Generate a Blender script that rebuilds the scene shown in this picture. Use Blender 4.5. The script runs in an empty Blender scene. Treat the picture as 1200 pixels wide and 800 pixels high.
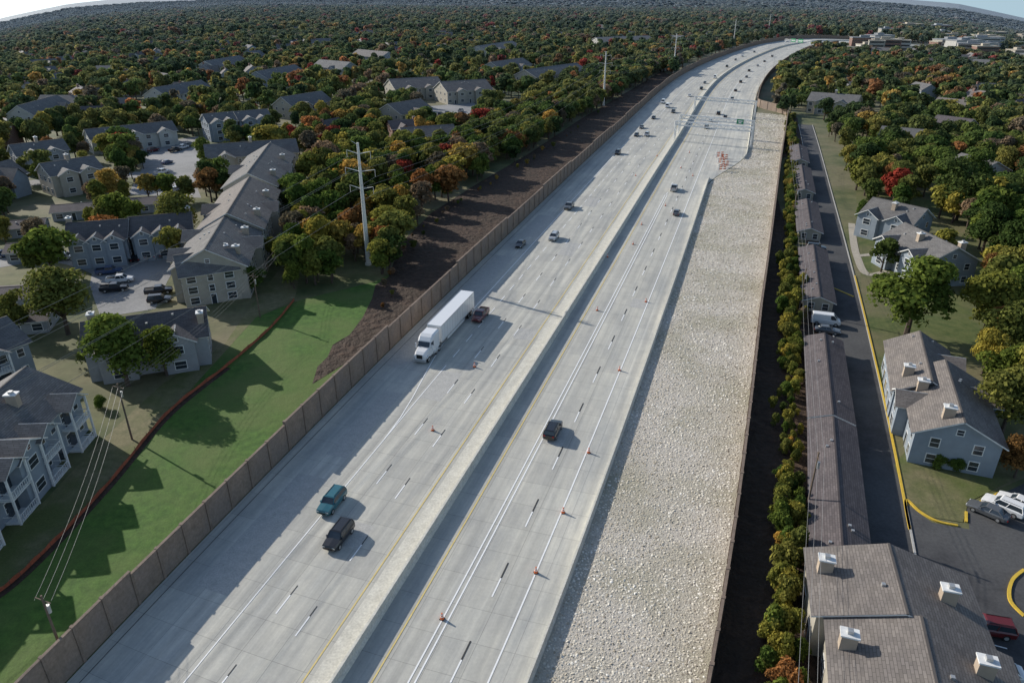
import bpy, math, random, bmesh
import numpy as np
from bisect import bisect_right
from mathutils import Vector, Matrix
random.seed(7); rng=np.random.default_rng(7)
scene=bpy.context.scene
root=scene.collection
CAM_H=60.0; FL=850.0; PT=math.atan(412/850.0); SP,CP=math.sin(PT),math.cos(PT)
RP=math.radians(26.5); RS,RC=math.sin(RP),math.cos(RP)      # survey frame of the straight corridor
# ---------------------------------------------------------------- terrain
GA_=[0,18,25,29,33,40,60];GB_=[0,0,.006,.012,.026,.042,.055]
def hgt(x,y):
    d=np.hypot(x,y);k=np.clip((d-1300)/2500,0,1);k=k*k*(3-2*k)
    a=np.abs(np.degrees(np.arctan2(x,y)));g=np.interp(a,GA_,GB_)
    q=np.maximum(d-350,0)
    return k*(9*np.sin(x/900+1.3)+8*np.cos(y/1100+x/1700)+6*np.sin(x/420+y/650)-4)-g*q*(q/(q+150))
def hs(x,y):
    d=math.hypot(x,y)
    if d<=350: return 0.0
    k=min(max((d-1300)/2500,0),1);k=k*k*(3-2*k)
    a=abs(math.degrees(math.atan2(x,y)))
    if a>=60: g=.055
    else:
        i=bisect_right(GA_,a)-1;g=GB_[i]+(GB_[i+1]-GB_[i])*(a-GA_[i])/(GA_[i+1]-GA_[i])
    q=d-350
    return (k*(9*math.sin(x/900+1.3)+8*math.cos(y/1100+x/1700)+6*math.sin(x/420+y/650)-4) if k>0 else 0)-g*q*(q/(q+150))
def S(px,py,z=0.0):
    """survey: measured direction -> plan coordinates (m) on the terrain (+z)"""
    u=(px-600.0)/FL; v=(py-400.0)/FL
    dw=max(SP+v*CP,0.004); fh=CP-v*SP; t=(CAM_H-z)/dw
    if math.hypot(u,fh)*t>340:
        for _ in range(60):
            t2=min((CAM_H-z-hs(u*t,fh*t))/dw,12000)
            if abs(t2-t)<.005: t=t2;break
            t=t2
    return (u*t,fh*t)
def Wf(x,y):
    """straight corridor plan -> site plan"""
    dep=y*RC+CAM_H*RS; dn=CAM_H*RC-y*RS; L=math.sqrt(x*x+dep*dep+dn*dn); th=math.acos(max(-1,min(1,dep/L)));r=1800*math.tan(th/2);q=math.hypot(x,dn) or 1e-6
    return S(600+r*x/q,400+r*dn/q)
def Winv(X,Y):
    z=hgt(X,Y);dep=np.maximum(Y*CP+(CAM_H-z)*SP,.5);dn=(CAM_H-z)*CP-Y*SP;u=FL*X/dep;v=FL*dn/dep
    r=np.hypot(u,v)+1e-6;th=2*np.arctan(r/1800);s=np.sin(th);c=np.cos(th);rt=s*u/r;d=s*v/r
    dw=np.maximum(c*RS+d*RC,.006);fh=c*RC-d*RS;t=CAM_H/dw;return rt*t,fh*t
# ---------------------------------------------------------------- road axis
AX=[(-75.4,-133.6),(-44.5,-38.5),(-16.74,47.1),(-0.9,96.4),(23.9,172.7),(61.8,288.6),(132,495.6),(214,680),(320,876),(431,1010),(590,1075),(800,1100),(1150,1125),(1700,1160),(2400,1200)]
def catmull(P,n=24):
    P=[np.array(p,float) for p in P]; out=[]
    for i in range(len(P)-1):
        p0=P[max(i-1,0)];p1=P[i];p2=P[i+1];p3=P[min(i+2,len(P)-1)]
        t0=0;a=0.5
        t1=t0+max(np.linalg.norm(p1-p0),1e-3)**a;t2=t1+np.linalg.norm(p2-p1)**a;t3=t2+max(np.linalg.norm(p3-p2),1e-3)**a
        for k in range(n):
            t=t1+(t2-t1)*k/n
            A1=(t1-t)/(t1-t0)*p0+(t-t0)/(t1-t0)*p1;A2=(t2-t)/(t2-t1)*p1+(t-t1)/(t2-t1)*p2;A3=(t3-t)/(t3-t2)*p2+(t-t2)/(t3-t2)*p3
            B1=(t2-t)/(t2-t0)*A1+(t-t0)/(t2-t0)*A2;B2=(t3-t)/(t3-t1)*A2+(t-t1)/(t3-t1)*A3
            out.append((t2-t)/(t2-t1)*B1+(t-t1)/(t2-t1)*B2)
    out.append(P[-1]); return np.array(out)
axd=catmull(AX)
seg=np.linalg.norm(np.diff(axd,axis=0),axis=1); cum=np.concatenate([[0],np.cumsum(seg)])
cum-=cum[48]
SMAX=cum[-1]
ss=np.arange(cum[0],SMAX,5.0)
axx=np.interp(ss,cum,axd[:,0]); axy=np.interp(ss,cum,axd[:,1])
for _ in range(6):
    axx[1:-1]=(axx[:-2]+2*axx[1:-1]+axx[2:])/4; axy[1:-1]=(axy[:-2]+2*axy[1:-1]+axy[2:])/4
tgx=np.gradient(axx); tgy=np.gradient(axy); tl=np.hypot(tgx,tgy); tgx/=tl; tgy/=tl
LX,LY,LTX,LTY=axx.tolist(),axy.tolist(),tgx.tolist(),tgy.tolist();SS0=float(ss[0]);NS=len(LX)
def F(s,o):
    q=(s-SS0)/5.0;i=min(max(int(q),0),NS-2);f=q-i;lp=lambda A:A[i]+(A[i+1]-A[i])*f
    return Wf(lp(LX)+lp(LTY)*o,lp(LY)-lp(LTX)*o)
def T(s,o=0):
    a=F(s-2,o);b=F(s+2,o);l=math.hypot(b[0]-a[0],b[1]-a[1]);return (b[0]-a[0])/l,(b[1]-a[1])/l
def inv(X,Y):
    X=np.atleast_1d(X).astype(float);Y=np.atleast_1d(Y).astype(float);X,Y=Winv(X,Y)
    so=np.empty_like(X);oo=np.empty_like(X)
    for a in range(0,len(X),4000):
        dx=X[a:a+4000,None]-axx[None];dy=Y[a:a+4000,None]-axy[None]
        k=np.argmin(dx*dx+dy*dy,axis=1);i=np.arange(len(k))
        so[a:a+4000]=ss[k]+dx[i,k]*tgx[k]+dy[i,k]*tgy[k]
        oo[a:a+4000]=dx[i,k]*tgy[k]-dy[i,k]*tgx[k]
    return so,oo
def sm(x,a,b):
    t=min(max((x-a)/(b-a),0),1);return t*t*(3-2*t)
def oR(s): return 17.0+10.5*sm(s,190,250)
def oW(s): return float(np.interp(s,[-200,0,33,100,260,350],[33,33.7,34.4,35.5,41,45]))
# ---------------------------------------------------------------- materials
def newmat(n):
    m=bpy.data.materials.new(n);m.use_nodes=True;nt=m.node_tree;nt.nodes.clear()
    o=nt.nodes.new('ShaderNodeOutputMaterial');return m,nt,o
def N(nt,t,**k):
    n=nt.nodes.new(t)
    for a,b in k.items(): setattr(n,a,b)
    return n
def ramp(nt,stops):
    r=nt.nodes.new('ShaderNodeValToRGB');e=r.color_ramp.elements
    while len(e)<len(stops): e.new(0.5)
    for x,(p,c) in zip(e,stops): x.position=p;x.color=(*c,1)
    return r
def mixc(nt,fac,a,b,mode='MIX'):
    m=nt.nodes.new('ShaderNodeMix');m.data_type='RGBA';m.blend_type=mode
    for s,v in ((0,fac),(6,a),(7,b)):
        if hasattr(v,'is_linked'): nt.links.new(v,m.inputs[s])
        else: m.inputs[s].default_value=v if s==0 else (*v,1)
    return m.outputs[2]
def haze(nt,col,amount=0.88):  # aerial haze painted into base colour: blue-grey tint growing with distance from origin
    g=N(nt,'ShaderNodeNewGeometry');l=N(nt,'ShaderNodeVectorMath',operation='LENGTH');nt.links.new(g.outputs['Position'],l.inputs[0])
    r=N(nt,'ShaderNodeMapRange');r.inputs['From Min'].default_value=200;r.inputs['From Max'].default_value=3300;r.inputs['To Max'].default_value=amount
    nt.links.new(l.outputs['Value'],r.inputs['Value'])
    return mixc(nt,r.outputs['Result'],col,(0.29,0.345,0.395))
def pos(nt,obj=False):
    if obj: return N(nt,'ShaderNodeTexCoord').outputs['Object']
    return N(nt,'ShaderNodeNewGeometry').outputs['Position']
def noise(nt,vec,scale,detail=4,rough=0.6):
    n=N(nt,'ShaderNodeTexNoise');n.inputs['Scale'].default_value=scale;n.inputs['Detail'].default_value=detail;n.inputs['Roughness'].default_value=rough
    if vec: nt.links.new(vec,n.inputs['Vector'])
    return n.outputs['Fac']
def bsdf(nt,out,col,rough=0.8,bump=None,bstr=0.3,bdist=0.1,spec=0.3,metal=0.0):
    b=N(nt,'ShaderNodeBsdfPrincipled')
    if hasattr(col,'is_linked'): nt.links.new(col,b.inputs['Base Color'])
    else: b.inputs['Base Color'].default_value=(*col,1)
    b.inputs['Roughness'].default_value=rough;b.inputs['Specular IOR Level'].default_value=spec;b.inputs['Metallic'].default_value=metal
    if bump is not None:
        bp=N(nt,'ShaderNodeBump');bp.inputs['Strength'].default_value=bstr;bp.inputs['Distance'].default_value=bdist
        nt.links.new(bump,bp.inputs['Height']);nt.links.new(bp.outputs[0],b.inputs['Normal'])
    nt.links.new(b.outputs[0],out.inputs[0]);return b
def mat_noise(name,c1,c2,scale=1.0,rough=0.85,c3=None,scale2=0.1,obj=False,hz=False,bstr=0.2,bdist=0.05,spec=0.3):
    m,nt,o=newmat(name);p=pos(nt,obj=obj)
    f=noise(nt,p,scale);r=ramp(nt,[(0.3,c1),(0.7,c2)]);nt.links.new(f,r.inputs[0]);c=r.outputs[0]
    if c3:
        f2=noise(nt,p,scale2,3);r2=ramp(nt,[(0.42,(0,0,0)),(0.62,(1,1,1))]);nt.links.new(f2,r2.inputs[0]);c=mixc(nt,r2.outputs[0],c,c3)
    f4=noise(nt,p,scale*5,3,.7);r4=ramp(nt,[(.3,(.8,.8,.8)),(.7,(1.15,1.15,1.15))]);nt.links.new(f4,r4.inputs[0]);c=mixc(nt,1.0,c,r4.outputs[0],'MULTIPLY')
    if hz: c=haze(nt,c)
    bsdf(nt,o,c,rough,f,bstr,bdist,spec);return m
def mat_flat(name,c,rough=0.5,spec=0.4,metal=0.0,var=0.12):
    m,nt,o=newmat(name);f=noise(nt,pos(nt,obj=True),1.7)
    r=ramp(nt,[(0.3,tuple(x*(1-var) for x in c)),(0.7,tuple(min(1,x*(1+var)) for x in c))]);nt.links.new(f,r.inputs[0])
    bsdf(nt,o,r.outputs[0],rough,None,spec=spec,metal=metal);return m
def mat_concrete_road(name,base,jw=0.035,su=4.6,sv=3.66,con=1.0):
    m,nt,o=newmat(name);uv=N(nt,'ShaderNodeUVMap').outputs[0]
    br=N(nt,'ShaderNodeTexBrick');nt.links.new(uv,br.inputs['Vector'])
    br.offset=0.0;br.inputs['Scale'].default_value=1.0;br.inputs['Mortar Size'].default_value=jw;br.inputs['Brick Width'].default_value=su;br.inputs['Row Height'].default_value=sv
    b=base;br.inputs['Color1'].default_value=(b[0]*.94,b[1]*.94,b[2]*.94,1);br.inputs['Color2'].default_value=(b[0]*1.04,b[1]*1.04,b[2]*1.03,1);br.inputs['Mortar'].default_value=(b[0]*.62,b[1]*.62,b[2]*.62,1)
    br.inputs['Mortar Smooth'].default_value=0.4
    def layer(c,f,lo,hi,a,z):
        r=ramp(nt,[(a,lo),(z,hi)]);nt.links.new(f,r.inputs[0]);return mixc(nt,1.0,c,r.outputs[0],'MULTIPLY')
    mp=N(nt,'ShaderNodeMapping');mp.inputs['Scale'].default_value=(0.012,1.1,1);nt.links.new(uv,mp.inputs[0])
    c=layer(br.outputs['Color'],noise(nt,mp.outputs[0],1.0,5,0.65),(.78,.785,.79),(1.08,1.08,1.06),.3,.72)
    mp2=N(nt,'ShaderNodeMapping');mp2.inputs['Scale'].default_value=(0.05,.22,1);nt.links.new(uv,mp2.inputs[0])
    c=layer(c,noise(nt,mp2.outputs[0],1.0,6,0.7),(.85-.06*con,.86-.05*con,.88-.04*con),(1.05,1.05,1.03),.35,.62)
    c=layer(c,noise(nt,pos(nt),0.35,5,0.75),(.93,.93,.935),(1.04,1.04,1.03),.35,.65)
    sp=N(nt,'ShaderNodeSeparateXYZ');nt.links.new(uv,sp.inputs[0]);ml=N(nt,'ShaderNodeMath',operation='MULTIPLY');ml.inputs[1].default_value=2*math.pi/1.83;nt.links.new(sp.outputs[1],ml.inputs[0])
    sn=N(nt,'ShaderNodeMath',operation='SINE');nt.links.new(ml.outputs[0],sn.inputs[0]);mr=N(nt,'ShaderNodeMapRange');mr.inputs['From Min'].default_value=-1;nt.links.new(sn.outputs[0],mr.inputs['Value'])
    c=layer(c,mr.outputs['Result'],(.94,.94,.94),(1.02,1.02,1.02),0,1)
    f3=noise(nt,pos(nt),3.0,5,0.75);c=layer(c,f3,(.93,.93,.93),(1.05,1.05,1.05),.3,.7)
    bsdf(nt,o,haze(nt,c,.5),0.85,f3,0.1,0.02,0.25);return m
def mat_shingle(name,c):
    m,nt,o=newmat(name);p=pos(nt,obj=True)
    br=N(nt,'ShaderNodeTexBrick');nt.links.new(N(nt,'ShaderNodeUVMap').outputs[0],br.inputs['Vector'])
    br.inputs['Scale'].default_value=1;br.inputs['Brick Width'].default_value=0.9;br.inputs['Row Height'].default_value=0.3;br.inputs['Mortar Size'].default_value=0.03
    br.inputs['Color1'].default_value=(*[x*.85 for x in c],1);br.inputs['Color2'].default_value=(*[x*1.18 for x in c],1);br.inputs['Mortar'].default_value=(*[x*.6 for x in c],1)
    f=noise(nt,p,0.35,5,.7);r=ramp(nt,[(0.3,(.78,.78,.8)),(0.7,(1.15,1.13,1.1))]);nt.links.new(f,r.inputs[0])
    cc=mixc(nt,1,br.outputs['Color'],r.outputs[0],'MULTIPLY')
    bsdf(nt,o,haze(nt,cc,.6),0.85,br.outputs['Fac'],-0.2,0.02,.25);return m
def mat_siding(name,c,step=0.25):
    m,nt,o=newmat(name);p=pos(nt,obj=True)
    w=N(nt,'ShaderNodeTexWave',bands_direction='Z',wave_profile='SAW');w.inputs['Scale'].default_value=1/(step*3.2);nt.links.new(p,w.inputs[0])
    f=noise(nt,p,0.6,4);r=ramp(nt,[(0.3,tuple(x*.88 for x in c)),(0.7,tuple(x*1.08 for x in c))]);nt.links.new(f,r.inputs[0])
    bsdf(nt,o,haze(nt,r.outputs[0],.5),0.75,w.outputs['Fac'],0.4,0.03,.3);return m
def mat_brick(name,c):
    m,nt,o=newmat(name);uv=N(nt,'ShaderNodeTexCoord').outputs['Object']
    br=N(nt,'ShaderNodeTexBrick');sp=N(nt,'ShaderNodeSeparateXYZ');cb=N(nt,'ShaderNodeCombineXYZ');nt.links.new(uv,sp.inputs[0])
    ad=N(nt,'ShaderNodeMath',operation='ADD');nt.links.new(sp.outputs[0],ad.inputs[0]);nt.links.new(sp.outputs[1],ad.inputs[1]);nt.links.new(ad.outputs[0],cb.inputs[0]);nt.links.new(sp.outputs[2],cb.inputs[1]);nt.links.new(cb.outputs[0],br.inputs[0])
    br.inputs['Scale'].default_value=1;br.inputs['Brick Width'].default_value=.24;br.inputs['Row Height'].default_value=.08;br.inputs['Mortar Size'].default_value=.01
    br.inputs['Color1'].default_value=(*[x*.8 for x in c],1);br.inputs['Color2'].default_value=(*[x*1.2 for x in c],1);br.inputs['Mortar'].default_value=(.3,.28,.26,1)
    bsdf(nt,o,br.outputs['Color'],.85);return m
def mat_leaf(name,c):
    m,nt,o=newmat(name);g=N(nt,'ShaderNodeNewGeometry')
    r=ramp(nt,[(0,tuple(x*.6 for x in c)),(.5,c),(1,(min(1,c[0]*1.6),min(1,c[1]*1.5),c[2]*1.4))]);nt.links.new(g.outputs['Random Per Island'],r.inputs[0])
    oi=N(nt,'ShaderNodeObjectInfo');r2=ramp(nt,[(0,(.65,.75,.75)),(.5,(1,1,1)),(1,(1.4,1.2,1.1))]);nt.links.new(oi.outputs['Random'],r2.inputs[0])
    c2=mixc(nt,1,r.outputs[0],r2.outputs[0],'MULTIPLY')
    f=noise(nt,g.outputs['Position'],.25,2);r3=ramp(nt,[(.35,(.75,.78,.75)),(.65,(1.25,1.2,1.1))]);nt.links.new(f,r3.inputs[0])
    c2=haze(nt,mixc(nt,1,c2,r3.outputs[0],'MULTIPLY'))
    d=N(nt,'ShaderNodeBsdfDiffuse');t=N(nt,'ShaderNodeBsdfTranslucent');nt.links.new(c2,d.inputs[0]);nt.links.new(c2,t.inputs[0])
    mx=N(nt,'ShaderNodeMixShader');mx.inputs[0].default_value=.38;nt.links.new(d.outputs[0],mx.inputs[1]);nt.links.new(t.outputs[0],mx.inputs[2]);nt.links.new(mx.outputs[0],o.inputs[0]);return m
M={}
M['road']=mat_concrete_road('highway_concrete',(.56,.54,.49))
M['road2']=mat_concrete_road('shoulder_concrete',(.60,.58,.53),jw=.03,su=4.6,sv=5.0,con=2.0)
M['patch']=mat_noise('concrete_patch',(.40,.395,.37),(.48,.47,.44),1.0)
M['barrier']=mat_noise('barrier_concrete',(.54,.52,.45),(.66,.64,.56),.8)
M['wall']=mat_noise('noise_wall_concrete',(.19,.145,.11),(.29,.22,.17),.5,c3=(.22,.175,.145),scale2=.2)
M['wallpost']=mat_noise('noise_wall_post',(.17,.13,.10),(.25,.19,.15),.7)
M['grass']=mat_noise('grass',(.038,.095,.012),(.085,.175,.026),.8,c3=(.10,.145,.035),scale2=.06,bstr=.6,bdist=.15)
M['drygrass']=mat_noise('dry_grass',(.12,.12,.055),(.22,.19,.10),.7,c3=(.10,.12,.035),scale2=.09,bstr=.5,bdist=.1)
M['lawn']=mat_noise('lawn_grass',(.06,.09,.025),(.13,.145,.05),.5,c3=(.17,.15,.08),scale2=.05,bstr=.5,bdist=.1)
M['dirt']=mat_noise('bare_soil',(.032,.021,.015),(.095,.06,.04),.6,c3=(.05,.034,.023),scale2=.12,bstr=1,bdist=.9)
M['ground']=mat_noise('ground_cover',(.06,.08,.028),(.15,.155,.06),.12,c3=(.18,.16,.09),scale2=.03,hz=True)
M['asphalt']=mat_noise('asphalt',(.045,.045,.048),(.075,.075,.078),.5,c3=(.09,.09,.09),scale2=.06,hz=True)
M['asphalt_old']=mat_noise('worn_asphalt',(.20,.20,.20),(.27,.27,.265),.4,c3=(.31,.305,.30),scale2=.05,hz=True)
M['kerb']=mat_noise('kerb_concrete',(.36,.35,.33),(.45,.44,.41),1.5)
M['walk']=mat_noise('pavement_concrete',(.36,.32,.26),(.44,.40,.33),1.0)
M['yellow']=mat_flat('yellow_paint',(.62,.42,.05),.6)
M['yellowline']=mat_flat('worn_yellow_paint',(.66,.52,.2),.6)
M['white']=mat_flat('white_paint',(.85,.85,.83),.6,var=.06)
M['black']=mat_flat('black_paint',(.04,.04,.04),.7)
M['rockbase']=mat_noise('riprap_bed',(.42,.38,.32),(.66,.61,.53),5,bstr=1,bdist=.15,c3=(.40,.37,.28),scale2=.07)
M['trim']=mat_flat('white_trim',(.72,.72,.70),.5)
M['glass']=mat_flat('window_glass',(.03,.04,.05),.12,.8)
M['shingleA']=mat_shingle('shingle_grey',(.165,.16,.155))
M['shingleB']=mat_shingle('shingle_brown',(.19,.17,.155))
M['shingleC']=mat_shingle('shingle_dark',(.115,.108,.108))
M['shingleD']=mat_shingle('shingle_purple_grey',(.12,.104,.105))
M['sideA']=mat_siding('siding_blue_grey',(.26,.30,.34))
M['sideB']=mat_siding('siding_tan',(.38,.35,.29))
M['sideC']=mat_siding('siding_cream',(.52,.5,.45))
M['sideD']=mat_siding('siding_grey',(.30,.31,.32))
M['brick']=mat_brick('red_brown_brick',(.2,.09,.06))
M['chim']=mat_siding('chimney_siding',(.42,.34,.26),.3)
M['tire']=mat_flat('tyre_rubber',(.02,.02,.02),.9)
M['metal']=mat_flat('galvanised_steel',(.5,.5,.49),.45,.5,.6)
M['pole']=mat_flat('pole_paint',(.62,.60,.55),.5)
M['wood']=mat_noise('pole_wood',(.11,.08,.06),(.2,.15,.11),2,obj=True)
M['bark']=mat_noise('bark',(.06,.045,.035),(.12,.09,.07),2,obj=True)
M['orange']=mat_flat('orange_plastic',(.7,.16,.05),.5)
M['wire']=mat_flat('wire',(.2,.2,.2),.5)
M['lamp']=mat_flat('headlight_glass',(.75,.75,.72),.15,.8)
M['red']=mat_flat('tail_light',(.4,.02,.02),.3)
M['green']=mat_flat('sign_green',(.02,.22,.10),.5)
M['silt']=mat_noise('silt_fence_orange',(.30,.085,.045),(.5,.15,.08),1)
# ---------------------------------------------------------------- mesh builder
class MB:
    def __init__(s): s.v=[];s.f=[];s.m=[];s.uv=[]
    def face(s,pts,mi=0,uv=None):
        b=len(s.v);s.v.extend([tuple(p) for p in pts]);s.f.append(tuple(range(b,b+len(pts))));s.m.append(mi)
        s.uv.extend(uv if uv else [(0,0)]*len(pts))
    def box(s,x0,x1,y0,y1,z0,z1,mi=0):
        a=[(x0,y0,z0),(x1,y0,z0),(x1,y1,z0),(x0,y1,z0),(x0,y0,z1),(x1,y0,z1),(x1,y1,z1),(x0,y1,z1)]
        s.hexa(a,mi)
    def hexa(s,a,mi=0):
        for q in ((3,2,1,0),(4,5,6,7),(0,1,5,4),(1,2,6,5),(2,3,7,6),(3,0,4,7)): s.face([a[i] for i in q],mi)
    def beam(s,p,q,w,mi=0,w2=None,n=4):
        p=Vector(p);q=Vector(q);d=(q-p)
        if d.length<1e-6:return
        d.normalize();u=d.cross(Vector((0,0,1)))
        if u.length<.05:u=d.cross(Vector((1,0,0)))
        u.normalize();v=d.cross(u);w2=w if w2 is None else w2
        A=[];B=[]
        for k in range(n):
            a=2*math.pi*(k+.5)/n;e=u*math.cos(a)+v*math.sin(a);A.append(p+e*w/2);B.append(q+e*w2/2)
        for k in range(n):
            j=(k+1)%n;s.face([A[j],A[k],B[k],B[j]],mi)
        s.face(A,mi);s.face(B[::-1],mi)
    def loft(s,secs,mi=0,cap=True):
        n=len(secs[0])
        for a,b in zip(secs[:-1],secs[1:]):
            for k in range(n):
                j=(k+1)%n;s.face([a[k],a[j],b[j],b[k]],mi)
        if cap: s.face(secs[0][::-1],mi);s.face(secs[-1],mi)
    def drape(s):
        v=np.array(s.v);v[:,2]+=hgt(v[:,0],v[:,1]);s.v=v.tolist();return s
    def mesh(s,name,mats):
        me=bpy.data.meshes.new(name);me.from_pydata(s.v,[],s.f)
        for m in mats: me.materials.append(M[m] if isinstance(m,str) else m)
        me.polygons.foreach_set('material_index',s.m)
        uvl=me.uv_layers.new(name='UVMap');uvl.data.foreach_set('uv',np.array(s.uv,dtype=np.float32).ravel())
        me.update();return me
    def obj(s,name,mats,parent=None,loc=(0,0,0),rot=0,scale=1):
        o=bpy.data.objects.new(name,s.mesh(name,mats));root.objects.link(o)
        o.location=loc;o.rotation_euler=(0,0,rot);o.scale=(scale,)*3 if not hasattr(scale,'__len__') else scale
        if parent:o.parent=parent
        return o
def gz(l): return (l[0],l[1],l[2]+hs(l[0],l[1]))
def empty(name,loc,rot=0):
    e=bpy.data.objects.new(name,None);root.objects.link(e);e.location=gz(loc);e.rotation_euler=(0,0,rot);e.empty_display_size=.5;return e
def inst(name,me,loc,rot=0,scale=1):
    o=bpy.data.objects.new(name,me);root.objects.link(o);o.location=gz(loc);o.rotation_euler=(0,0,rot);o.scale=(scale,)*3 if not hasattr(scale,'__len__') else scale;return o
# ---------------------------------------------------------------- occupancy
CELL=3.0;OX,OY=-1500,-60;NX,NY=1200,900
occ=np.zeros((NX,NY),bool)
def mark_disc(x,y,r):
    i0=int((x-r-OX)/CELL);i1=int((x+r-OX)/CELL)+1;j0=int((y-r-OY)/CELL);j1=int((y+r-OY)/CELL)+1
    for i in range(max(i0,0),min(i1+1,NX)):
        for j in range(max(j0,0),min(j1+1,NY)):
            if (OX+i*CELL-x)**2+(OY+j*CELL-y)**2<=r*r: occ[i,j]=True
def mark_front(x,y,r,d):
    L=math.hypot(x,y);mark_disc(x-x/L*d,y-y/L*d,r)
def inpoly(P,X,Y):
    c=np.zeros(X.shape,bool);n=len(P)
    for i in range(n):
        x0,y0=P[i];x1,y1=P[i-1]
        if y0==y1: continue
        c^=((y0>Y)!=(y1>Y))&(X<(x1-x0)*(Y-y0)/(y1-y0)+x0)
    return c
def mark_poly(P):
    xs=OX+np.arange(NX)*CELL;ys=OY+np.arange(NY)*CELL;XX,YY=np.meshgrid(xs,ys,indexing='ij');occ[inpoly(P,XX,YY)]=True
def isocc(X,Y):
    i=((X-OX)/CELL+.5).astype(int);j=((Y-OY)/CELL+.5).astype(int);ok=(i>=0)&(i<NX)&(j>=0)&(j<NY)
    r=np.zeros(len(X),bool);r[ok]=occ[i[ok],j[ok]];return r
# ---------------------------------------------------------------- ground sheet
rr=np.concatenate([[0],np.linspace(60,340,8),np.arange(350,1500,12),np.geomspace(1520,26000,50)])
aa=np.radians(np.concatenate([np.arange(-60,60,.75),np.arange(60,300,5)]))
R_,A_=np.meshgrid(rr[1:],aa,indexing='ij');GX=(R_*np.sin(A_)).ravel();GY=(R_*np.cos(A_)).ravel();GZ=hgt(GX,GY)-.35*np.clip((R_.ravel()-300)/400,0,1)
gv=np.vstack([[0,0,0],np.stack([GX,GY,GZ],1)]).tolist();gf=[];na=len(aa)
for k in range(na): gf.append((0,1+(k+1)%na,1+k))
for i in range(len(rr)-2):
    for k in range(na):
        a=1+i*na+k;b=1+i*na+(k+1)%na;gf.append((a,b,b+na,a+na))
me=bpy.data.meshes.new('ground');me.from_pydata(gv,[],gf);me.materials.append(M['ground']);o=bpy.data.objects.new('ground',me);root.objects.link(o)
def sheet(name,P,z,mat):
    b=MB();b.face([(x,y,z) for x,y in P],0);
    ar=sum(P[i-1][0]*P[i][1]-P[i][0]*P[i-1][1] for i in range(len(P)))
    if ar<0: b.f=[b.f[0][::-1]]
    return b.drape().obj(name,[mat])
def px(L,z=0): return [S(a,b,z) for a,b in L]
def path_ribbon(name,pts,w,z,mat,mark=True,kerb=None):
    P=catmull(pts,8);n=len(P);tg=np.gradient(P,axis=0);tg/=np.linalg.norm(tg,axis=1)[:,None];nr=np.stack([tg[:,1],-tg[:,0]],1)
    b=MB();L=P-nr*w/2;R=P+nr*w/2
    for i in range(n-1): b.face([(*L[i],z),(*R[i],z),(*R[i+1],z),(*L[i+1],z)],0)
    b.drape().obj(name,[mat])
    if kerb:
        kb=MB()
        for Q,sg in ((L,-1),(R,1)):
            for i in range(n-1):
                a=Q[i];c=Q[i+1];a2=a+nr[i]*sg*.25;c2=c+nr[i+1]*sg*.25
                kb.hexa([(*a,0),(*a2,0),(*c2,0),(*c,0),(*a,z+.13),(*a2,z+.13),(*c2,z+.13),(*c,z+.13)] if sg>0 else [(*a2,0),(*a,0),(*c,0),(*c2,0),(*a2,z+.13),(*a,z+.13),(*c,z+.13),(*c2,z+.13)])
        kb.drape().obj('kerb',[kerb])
    if mark:
        for i in range(0,n-1):
            for t in np.linspace(0,1,6): 
                q=P[i]*(1-t)+P[i+1]*t;mark_disc(q[0],q[1],w/2+1.5)
def road_ribbon(name,s0,s1,o0,o1,z,mat,step=5,K=4):
    b=MB();s=s0
    f0=o0 if callable(o0) else (lambda s:o0);f1=o1 if callable(o1) else (lambda s:o1)
    def row(s): 
        a,c=f0(s),f1(s);return [(a+(c-a)*k/K,F(s,a+(c-a)*k/K)) for k in range(K+1)]
    r0=row(s)
    while s<s1:
        t=min(s+step,s1);r1=row(t)
        for k in range(K):
            b.face([(*r0[k][1],z),(*r0[k+1][1],z),(*r1[k+1][1],z),(*r1[k][1],z)],0,[(s,r0[k][0]+.06),(s,r0[k+1][0]+.06),(t,r1[k+1][0]+.06),(t,r1[k][0]+.06)])
        s=t;r0=r1
    return b.drape().obj(name,[mat])
S0,S1=-45,SMAX-300
road_ribbon('highway_road',S0,S1,-16.9,-0.35,.05,'road')
road_ribbon('highway_shoulder',S0,S1,-25.4,-16.9,.05,'road2')
road_ribbon('highway_road',S0,S1,0.35,13.9,.05,'road')
road_ribbon('highway_shoulder',S0,S1,13.9,oR,.05,'road2')
mw=MB();my=MB();mk=MB();mp_=MB()
def line(b,o,s0,s1,w,z=.075,dash=None,ph=0):
    s=s0+ph
    f=o if callable(o) else (lambda s:o)
    while s<s1:
        t=s+(dash[0] if dash else 6.0);t=min(t,s1)
        b.face([(*F(s,f(s)-w/2),z),(*F(s,f(s)+w/2),z),(*F(t,f(t)+w/2),z),(*F(t,f(t)-w/2),z)],0)
        s=t+(dash[1] if dash else 0)
ME=1300
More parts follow.
